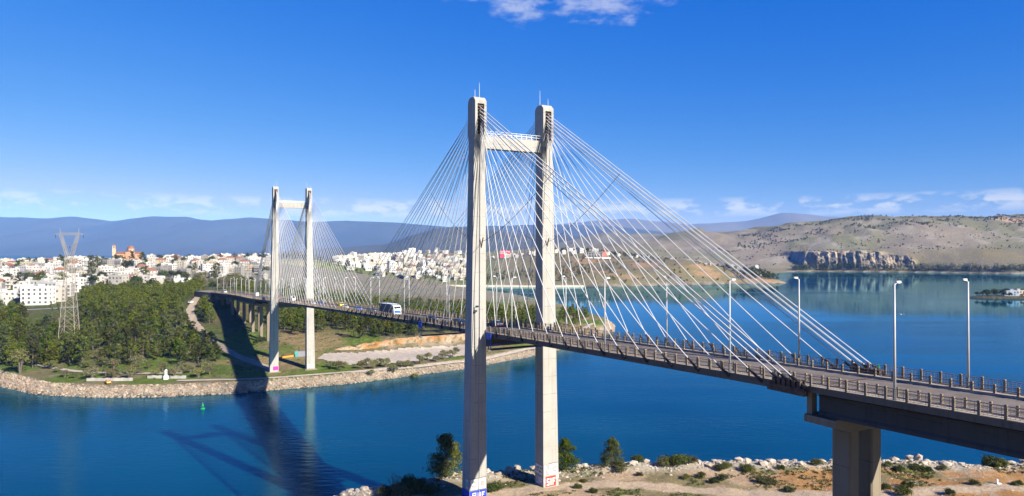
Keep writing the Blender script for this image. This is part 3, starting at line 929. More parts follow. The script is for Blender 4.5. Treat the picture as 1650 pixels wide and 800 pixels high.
T_ = 0.24   # stroke width as a share of the letter box
LET = {'O': [(0, T_, 0, 1), (1 - T_, 1, 0, 1), (T_, 1 - T_, 0, T_), (T_, 1 - T_, 1 - T_, 1)],
       'B': [(0, T_, 0, 1), (1 - T_, 1, 0, .47), (1 - T_, 1, .53, 1), (T_, 1 - T_, 0, T_ * .8), (T_, 1 - T_, 1 - T_ * .8, 1), (T_, 1 - T_, .4, .6)],
       'G': [(0, T_, 0, 1), (T_, 1, 0, T_), (T_, 1, 1 - T_, 1), (1 - T_, 1, T_, .55), (.5, 1 - T_, .4, .55)],
       'N': [(0, T_, 0, 1), (1 - T_, 1, 0, 1), (T_, .42, .55, .85), (.42, .58, .35, .65), (.58, 1 - T_, .15, .45)],
       'S': [(0, 1, 0, T_ * .8), (0, 1, 1 - T_ * .8, 1), (0, 1, .4, .6), (0, T_, .6, 1 - T_ * .8), (1 - T_, 1, T_ * .8, .4)],
       'U': [(0, T_, 0, 1), (1 - T_, 1, 0, 1), (T_, 1 - T_, 0, T_)],
       'A': [(0, T_, 0, 1), (1 - T_, 1, 0, 1), (T_, 1 - T_, 1 - T_, 1), (T_, 1 - T_, .38, .56)],
       'I': [(.35, .65, 0, 1)], 'F': [(0, T_, 0, 1), (T_, 1, 1 - T_, 1), (T_, .8, .42, .6)]}


def word(txt, a0, a1, b0, b1, gap=0.12):
    n = len(txt); w = (a1 - a0) / n; out = []
    for i, ch in enumerate(txt):
        for r in LET[ch]:
            x0 = a0 + i * w + w * gap / 2; ww = w * (1 - gap)
            out.append((x0 + r[0] * ww, x0 + r[1] * ww, b0 + r[2] * (b1 - b0), b0 + r[3] * (b1 - b0)))
    return out


def pylon(up, zb, near):
    for s in (-1, 1):
        zs = np.linspace(zb, 83.4, 14)
        mb = MB()
        mb.strip([sec(up, s, z, uhalf(z), 6.5, vout(z)) for z in zs])
        mb.strip([sec(up, s, 83.402, 1.22, 6.5, 8.95), sec(up, s, 84.4, 1.66, 6.5, 8.95), sec(up, s, 84.41, 1.05, 6.5, 8.95)], caps=False)
        leg = mb.build('pylon_leg', M['pylon'], bridge, origin=B(up, s * 8, zb))
        # head with an open anchor slot on both faces
        hd = MB()
        for (a, b_) in ((6.5, 7.0), (8.45, 8.95)):
            hd.strip([sec(up, s, 84.42, 1.66, a, b_), sec(up, s, 90.4, 1.66, a, b_)])
        hd.strip([sec(up, s, 84.42, 0.7, 7.001, 8.449), sec(up, s, 90.4, 0.7, 7.001, 8.449)], 1)
        hd.strip([sec(up, s, 90.402, 1.66, 6.5, 8.95), sec(up, s, 90.95, 1.66, 6.5, 8.95), sec(up, s, 91.75, 0.85, 6.501, 8.949)])
        ho = hd.build('pylon_head', [M['pylon'], M['rust']], bridge, origin=B(up, s * 8, 84.4))
        for k in range(9):
            z = 84.9 + k * 0.64
            for q in (-1, 1):
                ab = MB()
                ab.hexa([B(up + q * a, s * v, z + c) for c in (-.12, .12) for a, v in ((0.71, 7.1), (1.45, 7.1), (1.45, 8.35), (0.71, 8.35))])
                ab.build('anchor_box', M['rust'], ho)
        for (du, dv, hgt) in ((-0.5, -0.7 * s, 3.2), (0.4, 0.7 * s, 1.5)):
            rd = MB(); rd.tube(B(up + du, s * 7.7 + dv, 91.5), B(up + du, s * 7.7 + dv, 91.8 + hgt), 0.055, 0.03, 5)
            rd.build('lightning_rod', M['galv'], ho)
        pp = MB()
        pp.tube(B(up + uhalf(14) + .1, s * 8.1, 14), B(up + 1.3, s * 7.6, 83), 0.045, 0.045, 5)
        if s < 0: pp.build('drain_pipe', M['galv'], leg)
        # rain and rust stains running down from the anchor slot
        sr = random.Random(int(up) + s)
        for k in range(7):
            v0 = s * (6.65 + 0.31 * k + sr.uniform(-.1, .1)); wd_ = sr.uniform(.04, .13); zt_ = 83.2; zl = zt_ - sr.uniform(3, 15)
            st_ = MB(); zs_ = np.linspace(zt_, zl, 4)
            st_.strip([[B(up + uhalf(z) + 0.012, v0 - wd_ * q, z), B(up + uhalf(z) + 0.012, v0 + wd_ * q, z), B(up + uhalf(z) - 0.05, v0 + wd_ * q, z), B(up + uhalf(z) - 0.05, v0 - wd_ * q, z)] for z, q in zip(zs_, (1, .8, .5, .15))])
            st_.build('rain_stain', M['stain'], leg)
        # base plinth
        pl = MB(); pl.strip([sec(up, s, zb - 2.5, 2.6, 5.6, 11.2), sec(up, s, zb + 0.15, 2.6, 5.6, 11.2), sec(up, s, zb + 0.3, 2.4, 5.8, 11.0)])
        if not near: pl.build('footing', M['pier'], leg)
        # paint on the foot
        z1 = zb + (1.0 if near else 0.8)
        if near:
            def front(a, b_, o, s=s): return B(up + uhalf(z1 + b_) + o, s * 6.5 + s * (a if s > 0 else -a) * 1.0, z1 + b_) if False else B(up + uhalf(z1 + b_) + o, (-10.2 + a) if s < 0 else (6.5 + a), z1 + b_)
            def side(a, b_, o, s=s): return B(up - 1.7 + a, (-vout(z1 + b_) - o) if s < 0 else (6.5 - o), z1 + b_)
            if s < 0:
                strokes('graffiti', word('BO', 0.15, 3.6, 2.5, 4.5), front, M['white'], leg)
                strokes('graffiti', [(0.1, 3.65, 4.56, 4.7), (1.82, 1.95, 2.5, 4.5), (0.1, 3.65, 2.3, 2.42)], front, M['gblack'], leg)
                strokes('graffiti', [(0.05, 3.66, 0.3, 2.28)], front, M['gblue'], leg)
                strokes('graffiti', [(a - 0.0, b_, c + .0, d) for a, b_, c, d in word('SUIF', 0.6, 3.3, 0.75, 1.9, 0.1)], lambda a, b_, o: front(a, b_, o + 0.012), M['gpale'], leg)
                strokes('graffiti', word('O', 1.7, 2.9, 2.5, 4.3), side, M['white'], leg)
                strokes('graffiti', [(0.1, 3.3, 0.2, 2.2)], side, M['gblue'], leg)
            else:
                strokes('graffiti', word('NG', 0.1, 3.55, 2.6, 4.8), front, M['white'], leg)
                strokes('graffiti', [(1.2, 3.6, 4.9, 5.02)], front, M['gblack'], leg)
                strokes('graffiti', [(0.5, 3.0, 0.25, 2.35)], front, M['gred'], leg)
                strokes('graffiti', word('SIF', 0.75, 2.85, 0.5, 1.95), lambda a, b_, o: front(a, b_, o + 0.012), M['white'], leg)
                strokes('graffiti', [(0.1, 0.45, 1.1, 1.9), (3.05, 3.6, 1.7, 2.5)], front, M['gpale'], leg)
                strokes('graffiti', word('GS', 0.25, 3.1, 2.6, 4.5), side, M['white'], leg)
                strokes('graffiti', word('UA', 0.6, 2.9, 0.5, 2.0), side, M['gpale'], leg)
        else:
            def front(a, b_, o, s=s): return B(up + uhalf(z1 + b_) + o, (-10.2 + a) if s < 0 else (6.5 + a), z1 + b_)
            strokes('graffiti', [(1.2, 3.6, 0.2, 2.0)] if s < 0 else [(0.4, 3.2, 0.3, 1.7)], front, M['gmag'] if s < 0 else M['white'], leg)
    # portal beam with its walkway rail
    cb = MB(); cb.strip([[B(up + a, v, z) for a, z in ((-0.95, 81.9), (0.95, 81.9), (0.95, 84.3), (-0.95, 84.3))] for v in (-6.49, 6.49)])
    co = cb.build('portal_beam', M['pylon'], bridge)
    for du in (-0.9, 0.9):
        rb = MB()
        for zz in (0.5, 1.0): rb.hexa([B(up + du + a, v, 84.3 + zz + c) for c in (-.03, .03) for a, v in ((-.03, -6.45), (.03, -6.45), (.03, 6.45), (-.03, 6.45))])
        for v in np.linspace(-6.4, 6.4, 12): rb.hexa([B(up + du + a, v + b_, 84.3 + c) for c in (0, 1.03) for a, b_ in ((-.03, -.03), (.03, -.03), (.03, .03), (-.03, .03))])
        rb.build('walkway_rail', M['white'], co)
    zz = ZD(up)
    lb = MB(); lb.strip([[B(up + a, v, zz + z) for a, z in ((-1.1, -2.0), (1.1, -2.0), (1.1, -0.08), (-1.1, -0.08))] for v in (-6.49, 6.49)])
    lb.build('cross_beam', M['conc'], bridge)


pylon(0.0, 12.3, True)
pylon(-215.0, 4.6, False)


# ---- stay cables
def cable(p, q, r, sock, n=5):
    mb = MB(); p = np.array(p); q = np.array(q)
    mb.tube(p, q, r, r, n, caps=False)
    o = mb.build('cable', M['cable'], bridge, origin=q)
    if sock:
        d = (p - q) / np.linalg.norm(p - q)
        s = MB(); s.tube(q - d * 0.15, q + d * 1.5, 0.17, 0.14, 7); s.tube(q - d * .7, q - d * 0.1, 0.24, 0.24, 7)
        s.build('cable_socket', M['socket'], o)
    return o


def stays(up, near):
    for s in (-1, 1):
        for dirn in (-1, 1):                     # +1 towards the camera side
            main = (near and dirn < 0) or (not near and dirn > 0)
            n = 20 if near else 21
            sp = 4.75 if near else 5.0
            nn = n if main else 14
            for i in range(nn):
                ua = up + dirn * (5.8 + sp * i if main else 5.8 + 4.75 * i)
                zt = 84.7 + (i / 19.0) * 5.0
                cable(B(up + dirn * 1.3, s * (7.62 + 0.12 * (-1) ** i), zt), B(ua, s * (HW + 0.45), ZD(ua) + 0.85), 0.067 if near else 0.066, near)
            if not main:
                for k in range(6):
                    ua = up + dirn * (70.4 + 0.62 * k)
                    zt = 88.0 + 0.37 * k
                    cable(B(up + dirn * 1.3, s * (7.4 + 0.42 * (k % 2)), zt), B(ua, s * (HW + 0.25 + 0.45 * (k % 2)), ZD(ua) + 0.85), 0.07 if near else 0.07, near)
            # cross-tie rope that damps the stays
            mb = MB(); prev = None
            for t in np.linspace(0, 1, 13):
                q = B(up + dirn * (1.5 + 25 * t), s * (7.5 - 0.9 * t), 63.6 + 11.5 * t ** 1.35)
                if prev is not None: mb.tube(prev, q, 0.045, 0.045, 4, caps=False)
                prev = q
            mb.build('tie_rope', M['rope'], bridge)
            if near:
                bk = MB(); bk.tube(B(up + dirn * 1.3, s * 7.5, 62.4), B(up + dirn * 2.2, s * 7.5, 64.4), 0.12, 0.12, 5)
                bk.build('rope_bracket', M['rust'], bridge)


stays(0.0, True)
stays(-215.0, False)
# anchor block of the back stays at the deck end
for s in (-1, 1):
    ab = MB()
    for k in range(6):
        u = 69.9 + 0.62 * k
        ab.hexa([B(u + a, s * v, ZD(u) + c) for c in (0.55, 1.25) for a, v in ((0, HW + .1), (0.4, HW + .1), (0.4, HW + .95), (0, HW + .95))])
    ab.hexa([B(u, s * v, ZD(72) + c) for c in (-.2, 0.55) for u, v in ((69.3, HW + .33), (73.9, HW + .33), (73.9, HW + 1.0), (69.3, HW + 1.0))])
    ab.build('back_stay_anchorage', M['rust'], bridge)


# ---- piers
def pier(u, zg, split=True, step=True):
    zt = ZD(u) - 2.32
    p = empty('pier', B(u, 0, zg) - BO, parent=bridge); WL[p.name] = B(u, 0, zg)
    for s in (-1, 1):
        mb = MB()
        pts = [(-0.85, -0.85), (0.85, -0.85), (1.0, -0.7), (1.0, 0.7), (0.85, 0.85), (-0.85, 0.85), (-1.0, 0.7), (-1.0, -0.7)]
        mb.strip([[B(u + a, s * 1.9 + b_, z) for a, b_ in pts] for z in (zg - 1.5, zt - 1.0)])
        mb.build('column', M['pier'], p)
    cap = MB()
    prof = [(-5.9, 0), (-5.9, -0.75), (-3.1, -1.5), (3.1, -1.5), (5.9, -0.75), (5.9, 0)]
    cap.strip([[B(u + a, v, zt + dz) for v, dz in prof][::1] for a in (-1.9, 1.6)])
    cap.build('pier_cap', M['pier'], p)
    for v in (-5.0, -1.7, 1.7, 5.0):
        bb = MB(); bb.hexa([B(u + 0.8 + a, v + b_, zt + c) for c in (0, 0.06) for a, b_ in ((-.4, -.3), (.4, -.3), (.4, .3), (-.4, .3))])
        bb.build('bearing', M['socket'], p)
    if step:
        for s in (-1, 1):
            pb = MB(); pb.hexa([B(u - 1.5 + a, s * 5.2 + b_, z) for z in (zt, zt + 2.25) for a, b_ in ((-.3, -.4), (.3, -.4), (.3, .4), (-.3, .4))])
            pb.build('tie_down_post', M['pier'], p)


pier(74.9, 13.0)
pier(112, NZ(*B(112, 0, 0)[:2]), step=False)
pier(149, NZ(*B(149, 0, 0)[:2]), step=False)
for u in (-291.5, -322, -352, -382, -403):
    q = B(u, 0, 0)
    pier(u, Z(q[0], q[1]), step=(u > -300))
# abutment at the far end
ab = MB(); ab.strip([[B(U_FAR - a, v, z) for v in (-6.3, 6.3)][0:1] + [B(U_FAR - a, 6.3, z)] + [B(U_FAR - a, 6.3, ZD(U_FAR) + .55), B(U_FAR - a, -6.3, ZD(U_FAR) + .55)] for a, z in ((-0.5, 12.0), (30, 12.0))])
ab.build('abutment', M['pier'], bridge)

# ================================================================ FURNITURE OF THE BRIDGE
def lamp_model():
    root = empty('street_lamp', (0, 0, 0))
    mb = MB(); mb.tube((0, 0, 0.9), (0, 0, 10.6), 0.13, 0.075, 8); mb.local('pole', M['lamp'], root, True)
    mb = MB(); mb.tube((0, 0, 0), (0, 0, 1.0), 0.17, 0.15, 8); mb.local('pole_base', M['lamp_dark'], root)
    mb = MB(); mb.tube((0, 0, 10.55), (0.45, 0, 10.75), 0.06, 0.05, 6); mb.local('arm', M['lamp'], root)
    mb = MB()
    mb.strip([[(x, -w, 10.70 + a), (x, w, 10.70 + a), (x, w * .7, 10.88 + b_), (x, -w * .7, 10.88 + b_)] for x, w, a, b_ in ((0.25, .09, 0, 0), (0.4, .15, -.03, .02), (0.8, .15, -.01, .02), (0.95, .08, .03, .0))])
    mb.local('lamp_head', M['lamp'], root)
    return root


lampT = lamp_model(); first_lamp = True
lamp_us = [82.6, 62.9, 38.8, 10.6, -17.8, -46, -74, -102, -130, -158, -186, -214, -242, -268, -290, -308, -324, -340, -356, -372, -388, -402]
for sgn in (-1, 1):
    for i, u in enumerate(lamp_us):
        o = lampT if first_lamp else copy_tree(lampT)
        first_lamp = False
        uu = u + (0.3 if sgn > 0 else 0)
        o.location = B(uu, sgn * (HW - 0.25), ZD(uu) + 0.74)
        p, e = axis(uu)
        o.rotation_euler = (0, 0, math.atan2(-sgn * e[1], -sgn * e[0]))
        side = 'left' if sgn < 0 else 'right'
        if i == 0:
            lb = 'tall grey street lamp by the near railing above the big concrete pier' if sgn < 0 else 'tall grey street lamp on the far railing, rightmost of all'
        elif u > 0:
            lb = 'grey street lamp on the %s kerb, %s before the near pylon' % ('near' if sgn < 0 else 'far', ('first', 'second', 'third')[{10.6: 0, 38.8: 1, 62.9: 2}[u]])
        elif u > -215:
            lb = '%s street lamp beyond the near pylon on the %s kerb of the main span' % (ORD[i - 4], 'near' if sgn < 0 else 'far')
        else:
            lb = '%s thin street lamp past the far pylon along the %s side of the viaduct' % (ORD[i - 12], 'near' if sgn < 0 else 'far')
        tag(o, lb, 'street lamp', 'street lamps along the bridge')

fl = MB(); fl.box(B(1.75, -8.9, 50.2), (0.5, 0.5, 0.35), rz=0.5); fl.tube(B(1.4, -8.9, 50.0), B(1.7, -8.9, 50.1), 0.06, 0.06, 5)
fl.build('floodlight', M['lamp_dark'], bridge)
M['green'] = mat('green_paint', (0.01, 0.28, 0.07), 0.5)
nv = MB(); q = B(72.9, 6.9, ZD(73) + 1.2); nv.lathe(q, [(0.08, 0), (0.08, 0.3), (0.12, 0.32), (0.12, 0.5), (0.03, 0.6)], 8)
nv.build('navigation_light', M['green'], bridge)


def gantry(u, label):
    """inspection platform hung under the deck"""
    root = empty('inspection_gantry', B(u, -HW, ZD(u) - 2.4)); WL[root.name] = B(u, -HW, ZD(u) - 2.4)
    tag(root, label, 'gantry', 'blue inspection gantries under the deck')
    for s in (-1, 1):
        for du in (-.9, .9):
            mb = MB(); mb.tube(B(u + du, s * 6.75, ZD(u) + 0.6), B(u + du * .5, s * 6.6, ZD(u) - 2.3), 0.09, 0.09, 5); mb.build('hanger', M['gantry'], root)
        mb = MB(); mb.hexa([B(u + a, s * v, ZD(u) + c) for c in (-0.4, 0.9) for a, v in ((-1.0, 6.7), (1.0, 6.7), (1.0, 6.95), (-1.0, 6.95))]); mb.build('end_frame', M['gantry'], root)
    for du in (-.9, 0.9):
        for dz in (-2.4, -1.4):
            mb = MB(); mb.tube(B(u + du, -6.7, ZD(u) + dz), B(u + du, 6.7, ZD(u) + dz), 0.07, 0.07, 5); mb.build('rail', M['gantry'], root)
    mb = MB(); mb.hexa([B(u + a, v, ZD(u) - 2.4 + c) for c in (0, 0.08) for a, v in ((-.85, -6.6), (.85, -6.6), (.85, 6.6), (-.85, 6.6))]); mb.build('platform', M['rust'], root)


gantry(-32.5, 'blue steel inspection gantry slung under the main span left of near pylon')
gantry(3.2, 'blue steel inspection gantry under the deck right beside the near pylon')


# ---------------------------------------------------------------- vehicles
def paint(name, c): return mat(name, c, 0.3, 0.04, 1.0, spec=0.5)


M['hl'] = mat('headlight', (0.7, 0.7, 0.68), 0.2); M['tl'] = mat('tail_light', (0.4, 0.01, 0.01), 0.3); M['rim'] = mat('wheel_rim', (0.4, 0.4, 0.4), 0.4, metal=0.6)


def wheels(root, xs, w, r, wd=0.22):
    for x in xs:
        for s in (-1, 1):
            mb = MB(); mb.tube((x, s * (w - wd), r), (x, s * w, r), r, r, 14); wo_ = mb.local('wheel', M['tyre'], root)
            mb = MB(); mb.tube((x, s * (w - 0.02), r), (x, s * (w + 0.012), r), r * .6, r * .55, 10); mb.local('rim', M['rim'], wo_)


def car_model(color, kind='hatch'):
    root = empty('car', (0, 0, 0)); pm = paint('car_paint', color)
    L = 2.1
    prof = [(-L, .35), (-L - .03, .62), (-L + .12, .92), (-0.2, .97), (0.95, .93), (L - .25, .8), (L, .62), (L, .32), (1.5, .24), (-1.5, .24)]
    mb = MB(); hw = 0.86
    mb.strip([[(x, -hw + .06, z) for x, z in prof], [(x, -hw, z) if z < .8 else (x, -hw + .03, z) for x, z in prof], [(x, hw, z) if z < .8 else (x, hw - .03, z) for x, z in prof], [(x, hw - .06, z) for x, z in prof]])
    mb.local('body', pm, root)
    xb = -L + .2 if kind == 'hatch' else -1.5
    lo = [(xb, -.78, .93), (0.98, -.78, .93), (0.98, .78, .93), (xb, .78, .93)]
    hi = [(xb + .35, -.6, 1.42), (0.25, -.6, 1.42), (0.25, .6, 1.42), (xb + .35, .6, 1.42)]
    mb = MB(); mb.strip([lo, hi]); mb.local('window', M['glass'], root)
    mb = MB(); mb.strip([[(x, y, 1.40) for x, y, z in hi], [(x * .98, y * .95, 1.47) for x, y, z in hi]])
    for s in (-1, 1):
        for x0, x1 in ((0.98, 0.25), (xb, xb + .35), (-.35, -.4)): mb.tube((x0, s * .785, .93), (x1, s * .61, 1.42), 0.04, 0.04, 4)
    mb.local('roof', pm, root)
    wheels(root, (-1.3, 1.3), 0.87, 0.31)
    for s in (-1, 1):
        mb = MB(); mb.box((L - .03, s * .62, .66), (0.1, .32, .13)); mb.local('headlight', M['hl'], root)
        mb = MB(); mb.box((-L + .02, s * .68, .74), (0.1, .2, .18)); mb.local('tail_light', M['tl'], root)
        mb = MB(); mb.box((0.75, s * .93, .98), (0.12, .16, .11)); mb.local('mirror', pm, root)
    return root


def van_model(color):
    root = empty('van', (0, 0, 0)); pm = paint('van_paint', color)
    prof = [(-2.6, .4), (-2.65, 1.2), (-2.6, 2.35), (0.9, 2.4), (1.6, 1.35), (2.55, 1.1), (2.65, .6), (2.6, .35)]
    mb = MB(); mb.strip([[(x, -.92, z) for x, z in prof], [(x, -.97, z * .99) for x, z in prof], [(x, .97, z * .99) for x, z in prof], [(x, .92, z) for x, z in prof]]); mb.local('body', pm, root)
    mb = MB(); mb.hexa([(0.98, -.8, 2.27), (1.57, -.85, 1.42), (1.57, .85, 1.42), (0.98, .8, 2.27), (1.02, -.8, 2.29), (1.61, -.85, 1.44), (1.61, .85, 1.44), (1.02, .8, 2.29)]); mb.local('windscreen', M['glass'], root)
    for s in (-1, 1):
        mb = MB(); mb.box((0.55, s * .98, 1.75), (.9, .03, .6)); mb.local('window', M['glass'], root)
        mb = MB(); mb.box((2.6, s * .68, .85), (0.1, .28, .2)); mb.local('headlight', M['hl'], root)
    wheels(root, (-1.6, 1.7), 0.98, 0.36)
    return root


def truck_model():
    root = empty('truck', (0, 0, 0))
    wp = paint('truck_white', (0.72, 0.73, 0.74)); bp = paint('truck_blue', (0.02, 0.12, 0.5)); tp = mat('tarpaulin', (0.07, 0.085, 0.11), 0.6, 0.2, 0.8)
    mb = MB(); mb.hexa([(-12.2, -1.27, 1.15), (-0.35, -1.27, 1.15), (-0.35, 1.27, 1.15), (-12.2, 1.27, 1.15), (-12.2, -1.25, 3.95), (-0.35, -1.25, 3.95), (-0.35, 1.25, 3.95), (-12.2, 1.25, 3.95)]); tr = mb.local('trailer', tp, root)
    mb = MB(); mb.box((-6.28, 0, 3.98), (11.95, 2.58, 0.07)); mb.local('roof', wp, tr)
    for k in range(9):
        for s in (-1, 1):
            mb = MB(); mb.box((-11.6 + k * 1.35, s * 1.275, 2.5), (0.07, 0.03, 2.6)); mb.local('strap', M['socket'], tr)
    prof = [(0.0, .8), (0.0, 3.55), (0.5, 3.75), (1.7, 3.45), (2.15, 2.6), (2.25, 1.0), (2.2, .55), (0.2, .55)]
    mb = MB(); mb.strip([[(x, -1.15, z) for x, z in prof], [(x, -1.22, z * .995) for x, z in prof], [(x, 1.22, z * .995) for x, z in prof], [(x, 1.15, z) for x, z in prof]]); cb = mb.local('cab', wp, root)
    mb = MB(); mb.hexa([(2.16, -1.1, 2.55), (1.82, -1.05, 3.2), (1.82, 1.05, 3.2), (2.16, 1.1, 2.55), (2.2, -1.1, 2.55), (1.86, -1.05, 3.2), (1.86, 1.05, 3.2), (2.2, 1.1, 2.55)]); mb.local('windscreen', M['glass'], cb)
    mb = MB(); mb.hexa([(2.2, -.95, 1.1), (2.29, -.95, 1.1), (2.29, .95, 1.1), (2.2, .95, 1.1), (2.17, -.95, 1.9), (2.25, -.95, 1.9), (2.25, .95, 1.9), (2.17, .95, 1.9)]); mb.local('grille', bp, cb)
    for s in (-1, 1):
        mb = MB(); mb.box((1.2, s * 1.23, 2.7), (1.0, .03, .8)); mb.local('window', M['glass'], cb)
        mb = MB(); mb.box((2.2, s * .95, .85), (0.12, .35, .22)); mb.local('headlight', M['hl'], cb)
        mb = MB(); mb.box((1.95, s * 1.42, 2.6), (0.12, .22, .65)); mb.local('mirror', M['socket'], cb)
    mb = MB(); mb.box((-5.5, 0, 0.95), (13.0, 1.0, 0.35)); mb.local('chassis', M['socket'], root)
    wheels(root, (1.3, -1.2, -8.2, -9.5, -10.8), 1.22, 0.5, 0.35)
    return root


def put(o, u, v, toward, label, cat, group='traffic on the bridge'):
    o.location = B(u, v, ZD(u) + 0.602)
    o.rotation_euler = (0, 0, yaw_u(u, toward))
    pitch = math.atan2(ZD(u + 2) - ZD(u - 2), 4.0)
    o.rotation_euler = Matrix.Rotation(yaw_u(u, toward), 4, 'Z').to_euler()
    o.rotation_euler[1] = -pitch if toward else pitch
    tag(o, label, cat, group)


NAVY, SILVER, WHT, RED, BLUE, GREY, YEL = (0.012, 0.018, 0.05), (0.45, 0.46, 0.48), (0.72, 0.72, 0.70), (0.42, 0.02, 0.025), (0.03, 0.09, 0.32), (0.12, 0.125, 0.13), (0.75, 0.6, 0.03)
tk = truck_model(); tk.scale = (.88, .88, .84)
put(tk, usolve(637, -2.2), -2.2, True, 'articulated lorry with white cab and dark grey tarpaulin trailer on the main span', 'truck')
for px, v, toward, colr, lb in [
        (696, -2.2, True, NAVY, 'dark navy car just ahead of the lorry on the main span'),
        (741, -2.2, True, NAVY, 'dark blue car against the left edge of the near pylon'),
        (799, 2.2, False, NAVY, 'dark car seen between the two legs of the near pylon'),
        (598, -2.2, True, NAVY, 'dark car following close behind the lorry'),
        (577, -2.2, True, BLUE, 'blue car second behind the lorry'),
        (549, 2.2, False, YEL, 'yellow car driving away on the main span'),
        (556, -2.2, True, SILVER, 'silver car third behind the lorry'),
        (517, -2.2, True, BLUE, 'blue car just right of the far pylon'),
        (504, -2.2, True, SILVER, 'pale silver car in front of the right leg of the far pylon'),
        (456, -2.2, True, GREY, 'grey car between the legs of the far pylon'),
        (447, 2.2, False, RED, 'red car beside the left leg of the far pylon'),
        (424, -2.2, True, BLUE, 'blue car on the viaduct just left of the far pylon'),
        (398, -2.2, True, NAVY, 'dark car on the curving viaduct')]:
    put(car_model(colr, random.choice(['hatch', 'sedan'])), usolve(px, v), v, toward, lb, 'car')
put(van_model(WHT), usolve(472, 2.2), 2.2, True, 'white van between the legs of the far pylon', 'van')
put(van_model(WHT), usolve(414, 2.2), 2.2, False, 'white van on the viaduct left of the far pylon', 'van')
put(van_model(SILVER), -398, -2.2, True, 'pale van at the far left end of the viaduct', 'van')

# ================================================================ PLANTS
M['pine'] = leaf_mat('pine_needles', (0.024, 0.037, 0.005), (0.088, 0.105, 0.013))
M['olive'] = leaf_mat('olive_leaves', (0.085, 0.09, 0.032), (0.165, 0.16, 0.065), 0.25)
M['dark_leaf'] = leaf_mat('dark_leaves', (0.022, 0.036, 0.010), (0.06, 0.075, 0.018), 0.3)
M['bush'] = leaf_mat('bush_leaves', (0.05, 0.062, 0.016), (0.10, 0.11, 0.03), 0.3)
M['bark'] = mat('bark', (0.13, 0.10, 0.075), 0.9, 0.3, 2.0, 0.3, 6)
M['drybranch'] = mat('dry_branches', (0.12, 0.085, 0.06), 0.9, 0.3, 2.0)


def leaf_cloud(r_, clumps, per, size, squash=0.65):
    """clumps: (centre, radius); returns quads scattered through each clump, tilted at random"""
    C = np.repeat(np.array([c for c, _ in clumps]), per, 0); Rr = np.repeat(np.array([q for _, q in clumps]), per)
    n = len(C)
    d = r_.normal(size=(n, 3)); d /= np.linalg.norm(d, axis=1)[:, None]
    rad = Rr * r_.random(n) ** 0.45
    pos = C + d * rad[:, None] * np.array([1, 1, squash])
    nrm = d * 0.8 + r_.normal(size=(n, 3)) * 0.6 + np.array([0, 0, 0.35]); nrm /= np.linalg.norm(nrm, axis=1)[:, None]
    a = np.cross(nrm, r_.normal(size=(n, 3))); a /= np.linalg.norm(a, axis=1)[:, None]; b_ = np.cross(nrm, a)
    s = (size[0] + (size[1] - size[0]) * r_.random(n))[:, None]
    a = a * s; b_ = b_ * s * 0.6
    v = np.stack([pos - a, pos - b_ * .9, pos + a, pos + b_ * .9], 1).reshape(-1, 3)
    f = np.arange(4 * n).reshape(n, 4)
    return v, f


def crown_mesh(name, v, f, material):
    me = bpy.data.meshes.new(name); me.from_pydata(v.tolist(), [], f.tolist()); me.materials.append(material); me.update()
    return me


def pine_parts(seed, h, r, ncl, per, size, base=0.22, cone=0.75):
    r_ = np.random.default_rng(seed); cl = []; tm = MB()
    lean = r_.normal(size=2) * 0.03 * h
    top = np.array([lean[0], lean[1], h * 0.93])
    tm.tube((0, 0, -0.6), top * 0.5, 0.022 * h, 0.016 * h, 6); tm.tube(top * 0.5, top, 0.016 * h, 0.005 * h, 5)
    for k in range(ncl):
        t = base + (1 - base) * (k + r_.random()) / ncl
        rr = r * (max(1.02 - t, 0.02) / (1 - base)) ** cone * (0.72 + 0.5 * r_.random())
        a = r_.random() * 2 * math.pi + k * 2.4
        q = rr * (0.35 + 0.6 * r_.random())
        c = np.array([lean[0] * t + q * math.cos(a), lean[1] * t + q * math.sin(a), h * t + 0.05 * h * (r_.random() - .5)])
        cl.append((c, r * (0.24 + 0.16 * r_.random()) * (1.15 - 0.5 * t)))
        if k % 2 == 0: tm.tube((lean[0] * t, lean[1] * t, h * t - 0.16 * q), c, 0.006 * h, 0.003 * h, 4, caps=False)
    v, f = leaf_cloud(r_, cl, per, size)
    return tm.mesh('trunk', M['bark']), crown_mesh('crown', v, f, M['pine'])


def round_parts(seed, h, r, ncl, per, size, material, stem=0.3, stems=3):
    r_ = np.random.default_rng(seed); cl = []; tm = MB()
    for k in range(ncl):
        d = r_.normal(size=3); d /= np.linalg.norm(d); d[2] = abs(d[2]) * 1.0 - 0.25
        q = 0.45 + 0.45 * r_.random()
        c = np.array([d[0] * r * q, d[1] * r * q, h * (stem + (1 - stem) * (0.42 + 0.45 * d[2] * q * 1.1))])
        cl.append((c, r * (0.3 + 0.22 * r_.random())))
    for k in range(stems):
        c = cl[k % len(cl)][0]
        tm.tube((0.1 * (k - 1), 0, -0.4), c * np.array([.5, .5, .75]), 0.03 * h, 0.02 * h, 5); tm.tube(c * np.array([.5, .5, .75]), c, 0.02 * h, 0.008 * h, 4)
    v, f = leaf_cloud(r_, cl, per, size, 0.8)
    v[:, 2] = np.maximum(v[:, 2], -0.15)
    return tm.mesh('trunk', M['bark']), crown_mesh('crown', v, f, material)


